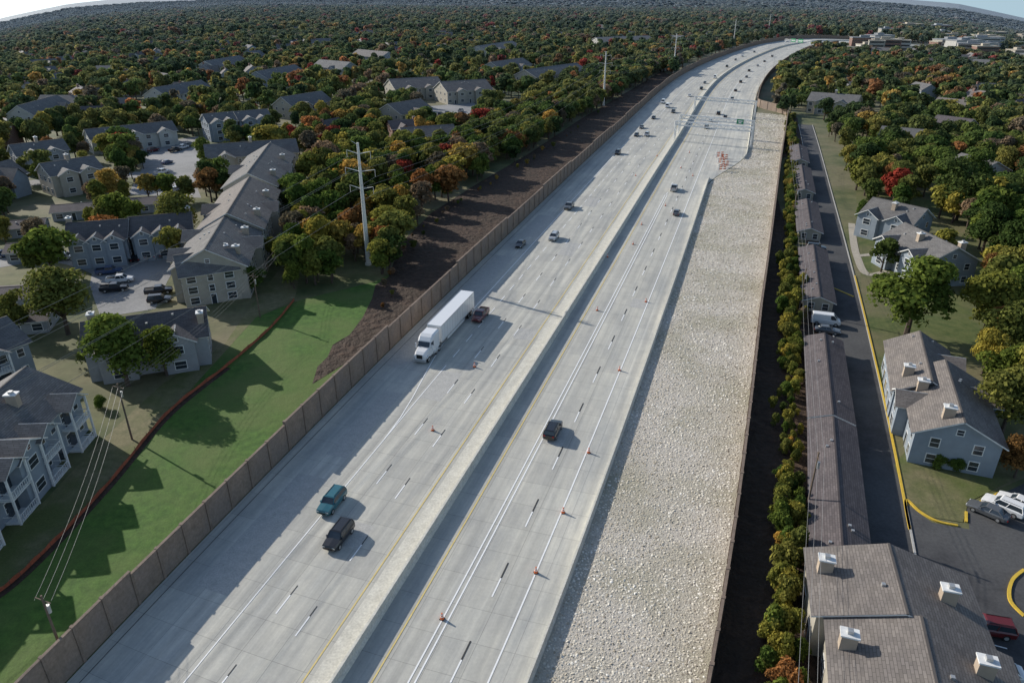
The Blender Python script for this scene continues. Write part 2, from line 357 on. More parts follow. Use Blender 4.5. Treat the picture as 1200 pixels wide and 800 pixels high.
# repaired slabs and a darker gutter strip at the foot of the noise wall
for s_,l_,o_,w_ in ((6,23,-19.2,4.4),(34,18.4,-18.6,3.2),(60,13.8,-22.4,3.4),(88,27.6,-21.5,4.5),(130,18.4,-20.5,5),(18,4.6,-8.7,3.4),(52,9.2,-12.3,3.4),(76,4.6,-5.0,3.4),(46,4.6,8.6,3.0),(96,4.6,12.0,3.0),(120,9.2,-8.7,3.4),(160,9.2,-12.3,3.4)):
    line(mp_,o_,s_,s_+l_,w_,.056,dash=(4.54,.06))
mp_.drape().obj('concrete_patches',['patch'])
line(mk,-24.1,S0,ME,.09,.06)
line(my,3.1,S0,ME,.17);line(my,-3.2,S0,ME,.17)
line(mw,6.4,S0,180,.17);line(mw,7.0,S0,180,.17);line(mw,6.7,180,ME,.17,dash=(3,9.2))
line(mw,10.2,S0,ME,.17,dash=(3,9.2));line(mk,10.2,S0+3,ME,.17,dash=(2.6,9.6))
line(mw,13.6,S0,ME,.18)
line(mw,-6.9,S0,ME,.16,dash=(3,9.2));line(mw,-10.5,S0,ME,.16,dash=(3,9.2),ph=2)
line(mk,-6.9,S0+3,ME,.12,dash=(1.6,10.6));line(mk,-10.5,S0+5,ME,.12,dash=(1.6,10.6))
line(mw,-14.1,S0,60,.14);line(mw,-14.1,60,330,.16,dash=(3,3.1));line(mw,-14.1,330,ME,.16)
line(mw,lambda s:-14.1-3.7*sm(s,40,75)*(1-sm(s,300,360)),40,360,.16,.08)
mw.drape().obj('lane_markings',['white']);my.drape().obj('yellow_edge_lines',['yellowline']);mk.drape().obj('contrast_markings',['black'])
road_ribbon('median_kerb',S0,ME,-2.6,-0.3,.06,'barrier')
def longwall(name,s0,s1,o,prof,mat,step=6):
    f=o if callable(o) else (lambda s:o);b=MB();secs=[];s=s0
    while True:
        secs.append([(*F(s,f(s)+a),z) for a,z in prof])
        if s>=s1:break
        s=min(s+step,s1)
    b.loft(secs,0);return b.drape().obj(name,[mat])
longwall('median_barrier',S0,1500,0,[(-.4,0),(-.3,.3),(-.17,.55),(-.14,1.35),(.14,1.35),(.17,.55),(.3,.3),(.4,0)],'barrier')
BP=[(-.3,0),(-.12,.5),(-.1,.95),(.1,.95),(.12,.5),(.3,0)]
longwall('concrete_barrier',S0,205,17.3,BP,'barrier')
longwall('concrete_barrier',240,1500,lambda s:oR(s)+.4,BP,'barrier')
def noisewall(name,s0,s1,o,H,pl=4.6):
    f=o if callable(o) else (lambda s:o);e=bpy.data.objects.new(name,None);root.objects.link(e);b=MB();p=MB();s=s0
    while s<s1:
        h=H(s) if callable(H) else H
        t=s+pl;w=.11
        a=[(*F(s,f(s)-w),0),(*F(s,f(s)+w),0),(*F(t,f(t)+w),0),(*F(t,f(t)-w),0)]
        b.hexa([(x,y,-.5) for x,y,_ in a]+[(x,y,h) for x,y,_ in a])
        w=.17;a=[(*F(s,f(s)-w),h),(*F(s,f(s)+w),h),(*F(t,f(t)+w),h),(*F(t,f(t)-w),h)];p.hexa(a+[(x,y,h+.16) for x,y,_ in a])
        w=.24;a=[(*F(s-.2,f(s)-w),0),(*F(s-.2,f(s)+w),0),(*F(s+.2,f(s)+w),0),(*F(s+.2,f(s)-w),0)];p.hexa(a+[(x,y,h+.22) for x,y,_ in a])
        s=t
    b.drape().obj('panels',['wall'],e);p.drape().obj('posts_and_cap',['wallpost'],e)
noisewall('noise_wall',-45,1150,-25.7,lambda s:4.1+.45*(int(s//32)%2)+.3*math.sin(s/70))
noisewall('retaining_wall',-45,352,lambda s:oW(s),lambda s:3.1)
noisewall('retaining_wall',352,1000,lambda s:29.5+15.5*(1-sm(s,352,375)),lambda s:4.0)
road_ribbon('riprap_bed',S0,352,lambda s:oR(s)+.3,lambda s:oW(s)-.1,.03,'rockbase')
# ---------------------------------------------------------------- scatter system
def scatter(name,P,rot,scl,idx,coll):
    me=bpy.data.meshes.new(name);me.vertices.add(len(P));me.vertices.foreach_set('co',np.asarray(P,np.float32).ravel())
    a=me.attributes.new('rot','FLOAT_VECTOR','POINT');a.data.foreach_set('vector',np.asarray(rot,np.float32).ravel())
    a=me.attributes.new('scl','FLOAT_VECTOR','POINT');a.data.foreach_set('vector',np.asarray(scl,np.float32).ravel())
    a=me.attributes.new('idx','INT','POINT');a.data.foreach_set('value',np.asarray(idx,np.int32))
    o=bpy.data.objects.new(name,me);root.objects.link(o)
    ng=bpy.data.node_groups.new(name+'_nodes','GeometryNodeTree')
    ng.interface.new_socket('Geometry',in_out='INPUT',socket_type='NodeSocketGeometry');ng.interface.new_socket('Geometry',in_out='OUTPUT',socket_type='NodeSocketGeometry')
    n=ng.nodes;gi=n.new('NodeGroupInput');go=n.new('NodeGroupOutput');ip=n.new('GeometryNodeInstanceOnPoints');ci=n.new('GeometryNodeCollectionInfo')
    ci.inputs['Collection'].default_value=coll;ci.inputs['Separate Children'].default_value=True;ci.inputs['Reset Children'].default_value=True
    def att(nm,t):
        x=n.new('GeometryNodeInputNamedAttribute');x.data_type=t;x.inputs['Name'].default_value=nm;return x.outputs['Attribute']
    l=ng.links;l.new(gi.outputs[0],ip.inputs['Points']);l.new(ci.outputs[0],ip.inputs['Instance']);ip.inputs['Pick Instance'].default_value=True
    l.new(att('idx','INT'),ip.inputs['Instance Index']);l.new(att('rot','FLOAT_VECTOR'),ip.inputs['Rotation']);l.new(att('scl','FLOAT_VECTOR'),ip.inputs['Scale']);l.new(ip.outputs[0],go.inputs[0])
    md=o.modifiers.new('scatter','NODES');md.node_group=ng;return o
rc=bpy.data.collections.new('rock_sources')
m,nt,oo=newmat('limestone_rock');oi=N(nt,'ShaderNodeObjectInfo');r=ramp(nt,[(0,(.36,.32,.26)),(.3,(.58,.535,.46)),(.8,(.74,.70,.62)),(1,(.82,.80,.76))]);nt.links.new(oi.outputs['Random'],r.inputs[0])
f=noise(nt,pos(nt),.09,4);r2=ramp(nt,[(.35,(.80,.77,.69)),(.6,(1.04,1.03,1.0))]);nt.links.new(f,r2.inputs[0]);bsdf(nt,oo,mixc(nt,1,r.outputs[0],r2.outputs[0],'MULTIPLY'),.9);M['rock']=m
for k in range(5):
    bm=bmesh.new();bmesh.ops.create_icosphere(bm,subdivisions=1,radius=.5)
    for v in bm.verts: v.co=Vector((v.co.x*random.uniform(.75,1.3),v.co.y*random.uniform(.75,1.2),v.co.z*random.uniform(.6,1)))
    me=bpy.data.meshes.new('rock');bm.to_mesh(me);bm.free();me.materials.append(M['rock']);rc.objects.link(bpy.data.objects.new('rock_%d'%k,me))
P=[];sc=[];s=-14.0
while s<352:
    g_=1+max(0,s-30)/130;st=.31*g_**.65;a=oR(s)+.8;b_=oW(s)-.5
    for o_ in np.arange(a,b_,st):
        if random.random()<.25: continue
        q=F(s+random.uniform(-.45,.45)*st,o_+random.uniform(-.45,.45)*st);z=random.uniform(.55,1.3)*st;P.append((q[0],q[1],.02));sc.append((z,z,z*.45))
    s+=st
P=np.array(P);n=len(P)
P[:,2]+=hgt(P[:,0],P[:,1])
rt=np.zeros((n,3));rt[:,2]=rng.uniform(0,6.28,n);rt[:,0]=rng.normal(0,.25,n);rt[:,1]=rng.normal(0,.25,n)
scatter('riprap_rocks',P,rt,sc,rng.integers(0,5,n),rc)
# ---------------------------------------------------------------- tree library
TINT=[(.06,.095,.03),(.10,.15,.036),(.16,.175,.05),(.235,.235,.055),(.36,.26,.07),(.30,.15,.06),(.27,.05,.035),(.19,.15,.105)]
for i,c in enumerate(TINT): M['leaf%d'%i]=mat_leaf('foliage_%d'%i,c)
def tree_arrays(seed,nq,q,lob=12):
    g=np.random.default_rng(seed);b=MB()
    b.beam((0,0,-.3),(g.normal()*.1,g.normal()*.1,3.4),.55,1,.36,6)
    L=[];sx=g.uniform(.8,1.2);sy=g.uniform(.8,1.2)
    for k in range(lob):
        a=g.uniform(0,6.28);rad=g.uniform(.4,3.0);z=g.uniform(3.0,8.6);
        rad*=math.sin(math.pi*min(1,(z-1.4)/8.6))**.6
        L.append((rad*math.cos(a)*sx,rad*math.sin(a)*sy,z,g.uniform(1.0,2.1)))
    L.append((g.normal()*.5,g.normal()*.5,8.0,1.6));L.append((0,0,5.4,2.2))
    for x,y,z,r in L[:7]: b.beam((0,0,2.6),(x*.85,y*.85,z-.3),.24,1,.07,4)
    w=np.array([l[3]**2 for l in L]);w/=w.sum();pick=g.choice(len(L),nq,p=w)
    d=g.normal(size=(nq,3));d/=np.linalg.norm(d,axis=1)[:,None];d[:,2]=np.where(d[:,2]<-.35,-d[:,2],d[:,2])
    Lc=np.array(L);rad=Lc[pick,3]*g.uniform(.6,1.12,nq)
    C=Lc[pick,:3]+d*rad[:,None]*np.array([1,1,.85])
    nrm=d+g.normal(size=(nq,3))*.45;nrm/=np.linalg.norm(nrm,axis=1)[:,None]
    h=g.normal(size=(nq,3));u=np.cross(nrm,h);u/=np.linalg.norm(u,axis=1)[:,None];v=np.cross(nrm,u)
    sz=q*g.uniform(.6,1.3,nq)
    u*=sz[:,None]/2;v*=sz[:,None]/2*g.uniform(.6,1,nq)[:,None]
    base=len(b.v);V=np.stack([C-u,C-v*.9,C+u,C+v],1).reshape(-1,3)
    return np.array(b.v+V.tolist()),b.f+[(base+4*i,base+4*i+1,base+4*i+2,base+4*i+3) for i in range(nq)],b.m+[0]*nq
def tree_mesh(name,arr,tint):
    v,f,mi=arr;me=bpy.data.meshes.new(name);me.from_pydata(v.tolist(),[],f);me.materials.append(M['leaf%d'%tint]);me.materials.append(M['bark']);me.polygons.foreach_set('material_index',mi);me.update();return me
FAR=[tree_arrays(10+k,340,1.6,9) for k in range(3)]
MID=[tree_arrays(20+k,1600,.82,12) for k in range(3)]
HI=[tree_arrays(30+k,5600,.45,15) for k in range(3)]
farc=bpy.data.collections.new('far_tree_sources');midc=bpy.data.collections.new('mid_tree_sources')
for t in range(8):
    for k in range(3):
        farc.objects.link(bpy.data.objects.new('ft_%02d'%(t*3+k),tree_mesh('far_tree',FAR[k],t)))
        midc.objects.link(bpy.data.objects.new('mt_%02d'%(t*3+k),tree_mesh('mid_tree',MID[k],t)))
hic={}
def hi_tree(x,y,h,tint,wide=1.0,nm=None):
    k=random.randrange(3);key=(k,tint)
    if key not in hic: hic[key]=tree_mesh('tree_crown',HI[k],tint)
    nm=nm or {0:'oak_tree',1:'maple_tree',2:'elm_tree',3:'linden_tree',4:'autumn_tree',5:'autumn_tree',6:'red_maple_tree',7:'ash_tree'}[tint]
    s=h/10.0;mark_disc(x,y,h*.22);return inst(nm,hic[key],(x,y,0),random.uniform(0,6.28),(s*wide,s*wide,s))
WT=np.array([.23,.27,.24,.10,.045,.055,.022,.05]);WT/=WT.sum()
def pick_tint(n,w=WT): return rng.choice(8,n,p=w)
# ---------------------------------------------------------------- buildings
def building(name,p1,p2,W,H,rise,wall='sideB',roof='shingleA',st=2,cross=(),chim=(),balc=(),win=True,cw=5.5):
    x0,y0=p1;x1,y1=p2;L=math.hypot(x1-x0,y1-y0);ang=math.atan2(y1-y0,x1-x0);e=empty(name,((x0+x1)/2,(y0+y1)/2,0),ang)
    for t in np.linspace(-L/2,L/2,max(2,int(L/4))):
        bx_,by_=(x0+x1)/2+math.cos(ang)*t,(y0+y1)/2+math.sin(ang)*t
        mark_disc(bx_,by_,W/2+2.5)
        if math.hypot(bx_,by_)>200: mark_front(bx_,by_,W/2+1,W/2+5)
    wl=MB();rf=MB();tr=MB();gl=MB();ch=MB();h=L/2;w=W/2;R=H+rise;k=rise/w;ov=.55;B0=-3 if math.hypot(x0,y0)>330 else 0
    A=[(-h,-w,B0),(-h,w,B0),(-h,w,H),(-h,0,R-.02),(-h,-w,H)];B=[(h,y,z) for _,y,z in A]
    wl.face(A[::-1]);wl.face(B)
    wl.face([A[0],B[0],B[4],A[4]]);wl.face([B[1],A[1],A[2],B[2]])
    def slab(pa,pb,pc,pd,th=.2):
        a=[Vector(p) for p in (pa,pb,pc,pd)];n=(a[1]-a[0]).cross(a[3]-a[0]).normalized()
        if n.z<0:n=-n
        ul=(a[1]-a[0]).length;vl=(a[3]-a[0]).length
        t=[p+n*th for p in a];rf.face(t,0,[(0,0),(ul,0),(ul,vl),(0,vl)])
        for i in range(4):
            j=(i+1)%4;tr.face([a[i],a[j],t[j]-n*.02,t[i]-n*.02])
        tr.face([a[3],a[2],a[1],a[0]])
    for sg in (1,-1):
        ye=sg*(w+ov);ze=H-k*ov
        if sg<0: slab((-h-ov,ye,ze),(h+ov,ye,ze),(h+ov,0,R),(-h-ov,0,R))
        else: slab((h+ov,ye,ze),(-h-ov,ye,ze),(-h-ov,0,R),(h+ov,0,R))
    rf.box(-h-ov,h+ov,-.12,.12,R+.12,R+.24)
    def window(cx,cy,cz,ax,sg,ww=1.1,wh=1.4):
        def bx(B_,hw,hh,t0,t1,zc=cz):
            if ax=='y': B_.box(cx-hw,cx+hw,min(cy+sg*t0,cy+sg*t1),max(cy+sg*t0,cy+sg*t1),zc-hh,zc+hh)
            else: B_.box(min(cx+sg*t0,cx+sg*t1),max(cx+sg*t0,cx+sg*t1),cy-hw,cy+hw,zc-hh,zc+hh)
        bx(tr,ww/2+.12,wh/2+.12,0.0,.06);bx(gl,ww/2,wh/2,.05,.075);bx(tr,ww/2,.03,.07,.09)
    sh=H/st
    def occupied(x,sg): return any(c[1]==sg and abs(c[0]*L-h-x)<cw/2+.6 for c in cross)
    if win:
        for sg in (1,-1):
            nn=max(1,int(L/3.1))
            for i in range(nn):
                x=-h+(i+.5)*L/nn
                if occupied(x,sg):continue
                for s_ in range(st):
                    z=s_*sh+sh*.52
                    if s_==0 and i%3==1: 
                        tr.box(x-.62,x+.62,sg*w if sg>0 else -w-.07,w+.07 if sg>0 else -w,0,2.25);gl.box(x-.48,x+.48,w+.06 if sg>0 else -w-.1,w+.1 if sg>0 else -w-.06,.02,2.12)
                    else: window(x,sg*w,z,'y',sg,1.0 if i%2 else 1.7,1.35)
        for sg in (1,-1):
            for s_ in range(st):
                for y in ((-w*.5,w*.5) if W<12 else (-w*.6,0,w*.6)): window(sg*h,y,s_*sh+sh*.52,'x',sg,1.1,1.35)
            if rise>2.2: window(sg*h,0,H+rise*.35,'x',sg,.8,.8)
    for c in cross:
        cx=c[0]*L-h;sg=c[1];pr=c[2] if len(c)>2 else 1.6;hw=cw/2;Rc=H+k*hw if k*hw<rise*.92 else H+rise*.92
        kc=(Rc-H)/hw;yo=sg*(w+pr)
        wl.face([(cx-hw,yo,B0),(cx+hw,yo,B0),(cx+hw,yo,H),(cx,yo,Rc-.02),(cx-hw,yo,H)][::-sg])
        for q in (-1,1): wl.face([(cx+q*hw,sg*(w-.5),B0),(cx+q*hw,yo,B0),(cx+q*hw,yo,H),(cx+q*hw,sg*(w-.5),H)])
        yo2=yo+sg*ov;yi=sg*max(0,w-(Rc-H)/k-.3)
        for q in (-1,1):
            ze=H-kc*ov;slab((cx+q*(hw+ov),sg*w*.86,ze),(cx+q*(hw+ov),yo2,ze),(cx,yo2,Rc+.05),(cx,yi,Rc+.05))
        for s_ in range(st): window(cx,yo,s_*sh+sh*.52,'y',sg,1.8,1.4)
        window(cx,yo,H+.55,'y',sg,.6,.6)
    for sg in balc:
        nb=max(1,int(L/6.4));d=1.9
        for i in range(nb):
            x=-h+(i+.5)*L/nb;bw=2.1;yo=sg*(w+d);ya,yb=(w,w+d) if sg>0 else (-w-d,-w)
            if occupied(x,sg): continue
            for s_ in range(st):
                z=s_*sh+.15
                tr.box(x-bw,x+bw,ya,yb,z-.15,z+.02)
                for zz in (.25,1.05):
                    tr.beam((x-bw,yo,z+zz),(x+bw,yo,z+zz),.12)
                    for q in (-1,1): tr.beam((x+q*bw,sg*w,z+zz),(x+q*bw,yo,z+zz),.12)
                for xx in np.arange(x-bw,x+bw+.01,.42): tr.beam((xx,yo,z+.02),(xx,yo,z+1.05),.09)
                gl.box(x-1.1,x+1.1,w+.08 if sg>0 else -w-.11,w+.11 if sg>0 else -w-.08,z+.03,z+2.1)
            for q in (-1,1): tr.box(x+q*bw-.12,x+q*bw+.12,min(yo-.12,yo+.12),max(yo-.12,yo+.12),0,H)
            rz=H+1.5
            for q in (-1,1): slab((x+q*(bw+.4),sg*(w-1.5),H-.1),(x+q*(bw+.4),sg*(w+d+.4),H-.1),(x,sg*(w+d+.4),rz),(x,sg*(w-1.5),rz),.14)
            wl.face([(x-bw,yo,H-.05),(x+bw,yo,H-.05),(x,yo,rz-.05)][::-sg])
    for cx,cy in chim:
        X=cx*L-h;Y=cy*w;zb=H+rise*(1-abs(cy))-.8;zt=H+rise*(1-abs(cy))+1.7
        ch.box(X-.5,X+.5,Y-.7,Y+.7,max(0,zb),zt,0);ch.box(X-.62,X+.62,Y-.82,Y+.82,zt,zt+.16,1);ch.box(X-.25,X+.25,Y-.25,Y+.25,zt+.16,zt+.5,2)
    for i in range(int(L/6)):
        x=random.uniform(-h*.9,h*.9);y=random.choice((-1,1))*w*random.uniform(.15,.5);z=R-abs(y)*k+.18;ch.box(x-.17,x+.17,y-.17,y+.17,z-.2,z+.28,2)
    wl.obj('walls',[wall],e);rf.obj('roof',[roof],e);tr.obj('trim',['trim'],e)
    if gl.f: gl.obj('windows',['glass'],e)
    if ch.f: ch.obj('chimneys',['chim','trim','metal'],e)
    return e
def bpx(name,a,b,W,H,rise,**k): return building(name,S(*a,H+rise),S(*b,H+rise),W,H,rise,**k)
def bedge(name,a,b,W,H,rise,gap,**k):
    """building whose ground line on one long side runs a->b ; body lies to the left of that line"""
    g1=Vector(S(*a));g2=Vector(S(*b));d=(g2-g1).normalized();n=Vector((-d.y,d.x))*(W/2+gap);return building(name,tuple(g1+n),tuple(g2+n),W,H,rise,**k)
AP='apartment_building'
bedge(AP,(-30,682),(120,503),13,7,3.6,2.0,wall='sideA',roof='shingleA',st=2,balc=(-1,),chim=((.3,.5),(.75,-.4)),cross=((.5,-1),))
bedge(AP,(-40,480),(52,442),11,6.5,3,1.9,wall='sideA',roof='shingleA',st=2,balc=(-1,),chim=((.5,.4),))
bpx(AP,(98,378),(238,360),11,5.8,3.0,wall='sideD',roof='shingleC',st=2,cross=((.25,-1),(.75,-1)),chim=((.97,-.5),(.05,.3)))
bpx(AP,(206,300),(272,291),9,7.0,3.0,wall='sideB',roof='shingleA',st=3,chim=((.9,.5),))
bpx(AP,(240,292),(268,246),15,7.5,4,wall='sideB',roof='shingleA',st=3,cross=((.3,1),(.75,1),(.5,-1)),chim=((.15,-.7),(.6,-.7)))
bpx(AP,(266,250),(292,208),15,8.2,4,wall='sideB',roof='shingleB',st=3,cross=((.5,1),(.5,-1)),chim=((.2,-.75),(.7,-.75)))
bpx(AP,(290,203),(316,168),15,8.5,4,wall='sideC',roof='shingleA',st=3,cross=((.5,1),(.5,-1)),chim=((.2,-.75),(.7,-.75)))
bpx(AP,(80,262),(148,257),10,6.5,3.0,wall='sideA',roof='shingleC',st=2,cross=((.2,-1),(.5,-1),(.8,-1)),chim=((.0,.2),),cw=4)
bpx(AP,(152,255),(222,249),10,6.5,3.0,wall='sideA',roof='shingleC',st=2,cross=((.2,-1),(.5,-1),(.8,-1)),chim=((.98,.2),),cw=4)
GA='garage_building'
for a,b in (((-10,338),(75,333)),((-10,366),(58,360)),((62,241),(128,236)),((132,234),(208,229)),((-20,262),(52,256)),((10,286),(66,282))):
    bpx(GA,a,b,7.5,2.7,1.1,wall='sideD',roof='shingleD',st=1)
bpx(AP,(240,170),(345,163),13,6.5,3.5,wall='sideB',roof='shingleA',st=2,cross=((.2,-1),(.6,-1)),chim=((.5,0),))
bpx(AP,(238,134),(272,131),12,8,3,wall='sideA',roof='shingleA',st=3,cross=((.3,-1),(.7,-1)))
bpx(AP,(275,131),(312,128),12,8,3,wall='sideA',roof='shingleA',st=3,cross=((.3,-1),(.7,-1)))
bpx(AP,(12,170),(72,163),12,7,3,wall='sideD',roof='shingleA',st=2,cross=((.3,-1),(.7,-1)),chim=((.5,0),))
bpx(AP,(48,192),(108,183),12,7,3,wall='sideB',roof='shingleA',st=2,cross=((.3,-1),(.7,-1)),chim=((.5,0),))
bpx(AP,(100,152),(200,142),12,6,3,wall='sideC',roof='shingleA',st=2,cross=((.15,-1),(.5,-1),(.85,-1)))
bpx(AP,(456,93),(512,90),20,7,4.5,wall='sideB',roof='shingleB',st=2,cross=((.3,-1),(.7,-1)))
bpx(AP,(516,96),(568,93),20,7,4.5,wall='sideB',roof='shingleB',st=2,cross=((.3,-1),(.7,-1)))
bpx(AP,(455,122),(492,116),16,7,4,wall='sideB',roof='shingleB',st=2,cross=((.5,-1),))
bpx(AP,(470,150),(530,146),13,5,3.2,wall='sideB',roof='shingleB',st=1,cross=((.3,-1),))
for a,b,W_ in (((575,73),(612,68),18),((615,82),(675,74),20),((300,84),(345,76),16),((375,70),(410,73),16),((180,103),(235,94),16),((698,44),(760,42),24),((560,54),(600,48),20),((420,58),(455,61),18),((20,124),(66,112),13),((330,114),(376,107),15),((240,72),(280,65),17)):
    bpx(AP,a,b,W_,6.5,4.3,wall=random.choice(['sideB','sideC','sideD']),roof=random.choice(['shingleA','shingleB']),st=2,cross=((random.uniform(.2,.8),-1),))
bpx(AP,(1042,642),(1062,716),14.8,5.6,2.3,wall='sideB',roof='shingleB',st=2,chim=((.55,.62),(.35,-.85)))
bpx(AP,(1080,728),(1108,850),14.8,5.6,2.3,wall='sideB',roof='shingleB',st=2,chim=((.3,.62),(.3,-.85)))
bpx(AP,(1078,390),(1092,446),9,5,2.5,wall='sideA',roof='shingleB',st=2,chim=((.8,-.6),),cross=((.3,1,1.4),),cw=4.5)
bpx(AP,(1108,424),(1130,494),10.5,5.2,2.7,wall='sideA',roof='shingleB',st=2,chim=((.4,-.7),(.9,-.3)),cross=((.25,1),(.5,-1)),cw=4.5)
bpx(AP,(1062,262),(1122,290),12,6,3.2,wall='sideA',roof='shingleA',st=2,cross=((.2,-1),(.75,-1)),chim=((.5,-.4),(.95,.3)))
bpx(AP,(1025,232),(1085,245),11,6,3.2,wall='sideA',roof='shingleA',st=2,cross=((.2,-1),(.75,-1)),chim=((.5,-.4),))
bpx(AP,(952,108),(1008,112),15,6.5,3.5,wall='sideB',roof='shingleA',st=2,cross=((.3,-1),(.7,-1)),chim=((.5,0),))
bpx(AP,(1035,148),(1082,152),13,6,3,wall='sideC',roof='shingleA',st=2,cross=((.3,-1),(.7,-1)))
bpx(AP,(1128,180),(1168,190),13,6,3,wall='sideC',roof='shingleA',st=2,cross=((.5,-1),))
bpx(AP,(1100,135),(1140,140),13,6,3,wall='sideC',roof='shingleD',st=2,cross=((.5,-1),))
for s0,s1 in ((21,59),(60.5,88),(106,138),(152,180),(192,225),(235,262)):
    building(GA,F(s0,46.9),F(s1,46.9),5.6,2.4,1.0,wall='sideB',roof='shingleD',st=1)
def house_mesh(seed):
    random.seed(seed);b=MB();L=random.uniform(13,20);W=random.uniform(9,12);H=random.choice((3.2,5.8,6));R=random.uniform(2.6,4.2)
    h=L/2;w=W/2;o=.5
    def wing(x0,x1,y0,y1,H,R,axis):
        if axis=='x':
            c=(y0+y1)/2;hw=(y1-y0)/2;kk=R/hw
            for X,sg in ((x0,-1),(x1,1)): b.face([(X,y0,-2),(X,y1,-2),(X,y1,H),(X,c,H+R-.05),(X,y0,H)][::sg],0)
            b.face([(x0,y0,-2),(x1,y0,-2),(x1,y0,H),(x0,y0,H)],0);b.face([(x1,y1,-2),(x0,y1,-2),(x0,y1,H),(x1,y1,H)],0)
            for y,sg in ((y0-o,1),(y1+o,-1)):
                b.face([(x0-o,y,H-kk*o),(x1+o,y,H-kk*o),(x1+o,c,H+R),(x0-o,c,H+R)][::sg],1,[(0,0),(L,0),(L,W/2),(0,W/2)])
                b.beam((x0-o,y,H-kk*o-.1),(x1+o,y,H-kk*o-.1),.22,2)
        else:
            c=(x0+x1)/2;hw=(x1-x0)/2;kk=R/hw
            for Y,sg in ((y0,1),(y1,-1)): b.face([(x0,Y,-2),(x1,Y,-2),(x1,Y,H),(c,Y,H+R-.05),(x0,Y,H)][::sg],0)
            b.face([(x0,y1,-2),(x0,y0,-2),(x0,y0,H),(x0,y1,H)],0);b.face([(x1,y0,-2),(x1,y1,-2),(x1,y1,H),(x1,y0,H)],0)
            for x,sg in ((x0-o,-1),(x1+o,1)):
                b.face([(x,y0-o,H-kk*o),(x,y1+o,H-kk*o),(c,y1+o,H+R),(c,y0-o,H+R)][::sg],1,[(0,0),(W,0),(W,5),(0,5)])
                b.beam((x,y0-o,H-kk*o-.1),(x,y1+o,H-kk*o-.1),.22,2)
    q0=random.uniform(-h+.5,h-7.5)
    wing(-h,h,-w,w,H,R,'x');wing(q0,q0+6,-w-random.uniform(2,4),0,H*.95,R*.8,'y')
    for z in ([1.4] if H<4 else [1.4,4.2]):
        for x in np.arange(-h+1.5,h-1,3):
            for sg in (-1,1):
                if sg<0 and q0-.7<x<q0+6.7:continue
                y=sg*w;b.box(x-.6,x+.6,y-.05,y+.05,z-.7,z+.7,2);b.box(x-.45,x+.45,y-.07,y+.07,z-.55,z+.55,3)
    b.box(h*.5,h*.5+1.2,.5,1.5,H,H+R+.9,4)
    return b
HM=[]
for k in range(12):
    HM.append(house_mesh(100+k).mesh('suburban_house',[['sideB','sideC','sideD','sideA','brick'][k%5],['shingleA','shingleB','shingleC','shingleD'][(k*3)%4],'trim','glass','brick']))
random.seed(5)
LOT1=px([(112,300),(215,297),(196,330),(182,362),(118,372),(105,335)]);LOT2=px([(150,172),(232,160),(262,185),(225,205),(236,232),(150,228),(168,195)])
LOT3=px([(500,125),(555,120),(570,140),(500,150)])
BR=px([(1018,585),(1046,575),(1062,590),(1092,612),(1136,620),(1132,592),(1152,588),(1215,560),(1320,640),(1320,900),(1150,900),(1000,780),(1000,640)])
for P_ in (LOT1,LOT2,LOT3,BR): mark_poly(P_)
path_ribbon('street_road',px([(-60,318),(0,308),(60,300),(120,312),(160,340)]),8,.04,'asphalt_old')
path_ribbon('street_road',px([(0,220),(90,208),(165,205),(225,212)]),9,.04,'asphalt_old')
path_ribbon('street_road',px([(235,175),(300,188),(360,196),(392,190)]),7,.06,'asphalt_old')
path_ribbon('street_road',px([(-40,138),(60,140),(150,125),(260,110),(380,92),(480,76)]),8,.2,'asphalt_old')
path_ribbon('street_road',px([(380,140),(430,106),(560,78),(690,60)]),8,.25,'asphalt_old')
path_ribbon('street_road',px([(1060,125),(1180,130)]),7,.04,'asphalt_old')
nh=0
for gx in np.arange(-1400,1700,40):
    for gy in np.arange(210,1900,43):
        x=gx+random.uniform(-13,13)+16*math.sin(gy/90);y=gy+random.uniform(-13,13)+18*math.sin(gx/130)
        if abs(x)>y*.9+60: continue
        s_,o_=inv(x,y);s_=s_[0];o_=o_[0]
        if o_>-75 and o_<72: continue
        if o_>0 and o_<110 and s_>850: continue
        if o_>0 and o_<95 and s_<300: continue
        if o_<0 and y<300 and x>-140: continue
        v=math.sin(x/170+1)*math.cos(y/210)+.5*math.sin(x/75+y/95)
        if v<-.15 or random.random()<.2+.3*(y>900): continue
        if isocc(np.array([x]),np.array([y]))[0]: continue
        inst('suburban_house',random.choice(HM),(x,y,0),random.uniform(0,6.28) if random.random()<.35 else random.choice((0,1.57,3.14,4.71))+.5*math.sin(x/200+y/300)+random.uniform(-.2,.2),random.uniform(.85,1.15))
        mark_disc(x,y,8.5)
        if random.random()<.6: mark_front(x,y,6,11)
        nh+=1
# ---------------------------------------------------------------- near ground sheets
grassL=[F(s,-26) for s in np.arange(-45,130,10)]+px([(455,322),(440,330),(350,352),(300,372),(200,482),(130,560),(60,640),(-60,740),(-300,900)])
sheet('grass_verge',[tuple(p) for p in grassL],.02,'grass')
dry=px([(345,352),(300,372),(200,482),(130,560),(60,640),(-60,740)])+px([(-60,660),(40,600),(115,520),(190,450),(262,405),(300,350),(340,300),(350,330)])
sheet('dry_grass_path',dry,.035,'drygrass')
dirt=px([(366,450),(372,430),(384,418),(390,404),(410,392),(425,372),(436,350),(440,334),(455,325),(470,285),(505,250),(560,215),(620,180),(680,140),(735,108),(775,84)])+[F(s,-26) for s in np.arange(470,70,-10)]
sheet('bare_soil_bank',dirt,.045,'dirt');mark_poly(dirt)
sheet('parking_lot',LOT1,.03,'asphalt_old');sheet('parking_lot',LOT2,.03,'asphalt_old');sheet('parking_lot',LOT3,.03,'asphalt_old')
sheet('parking_lot',BR,.03,'asphalt')
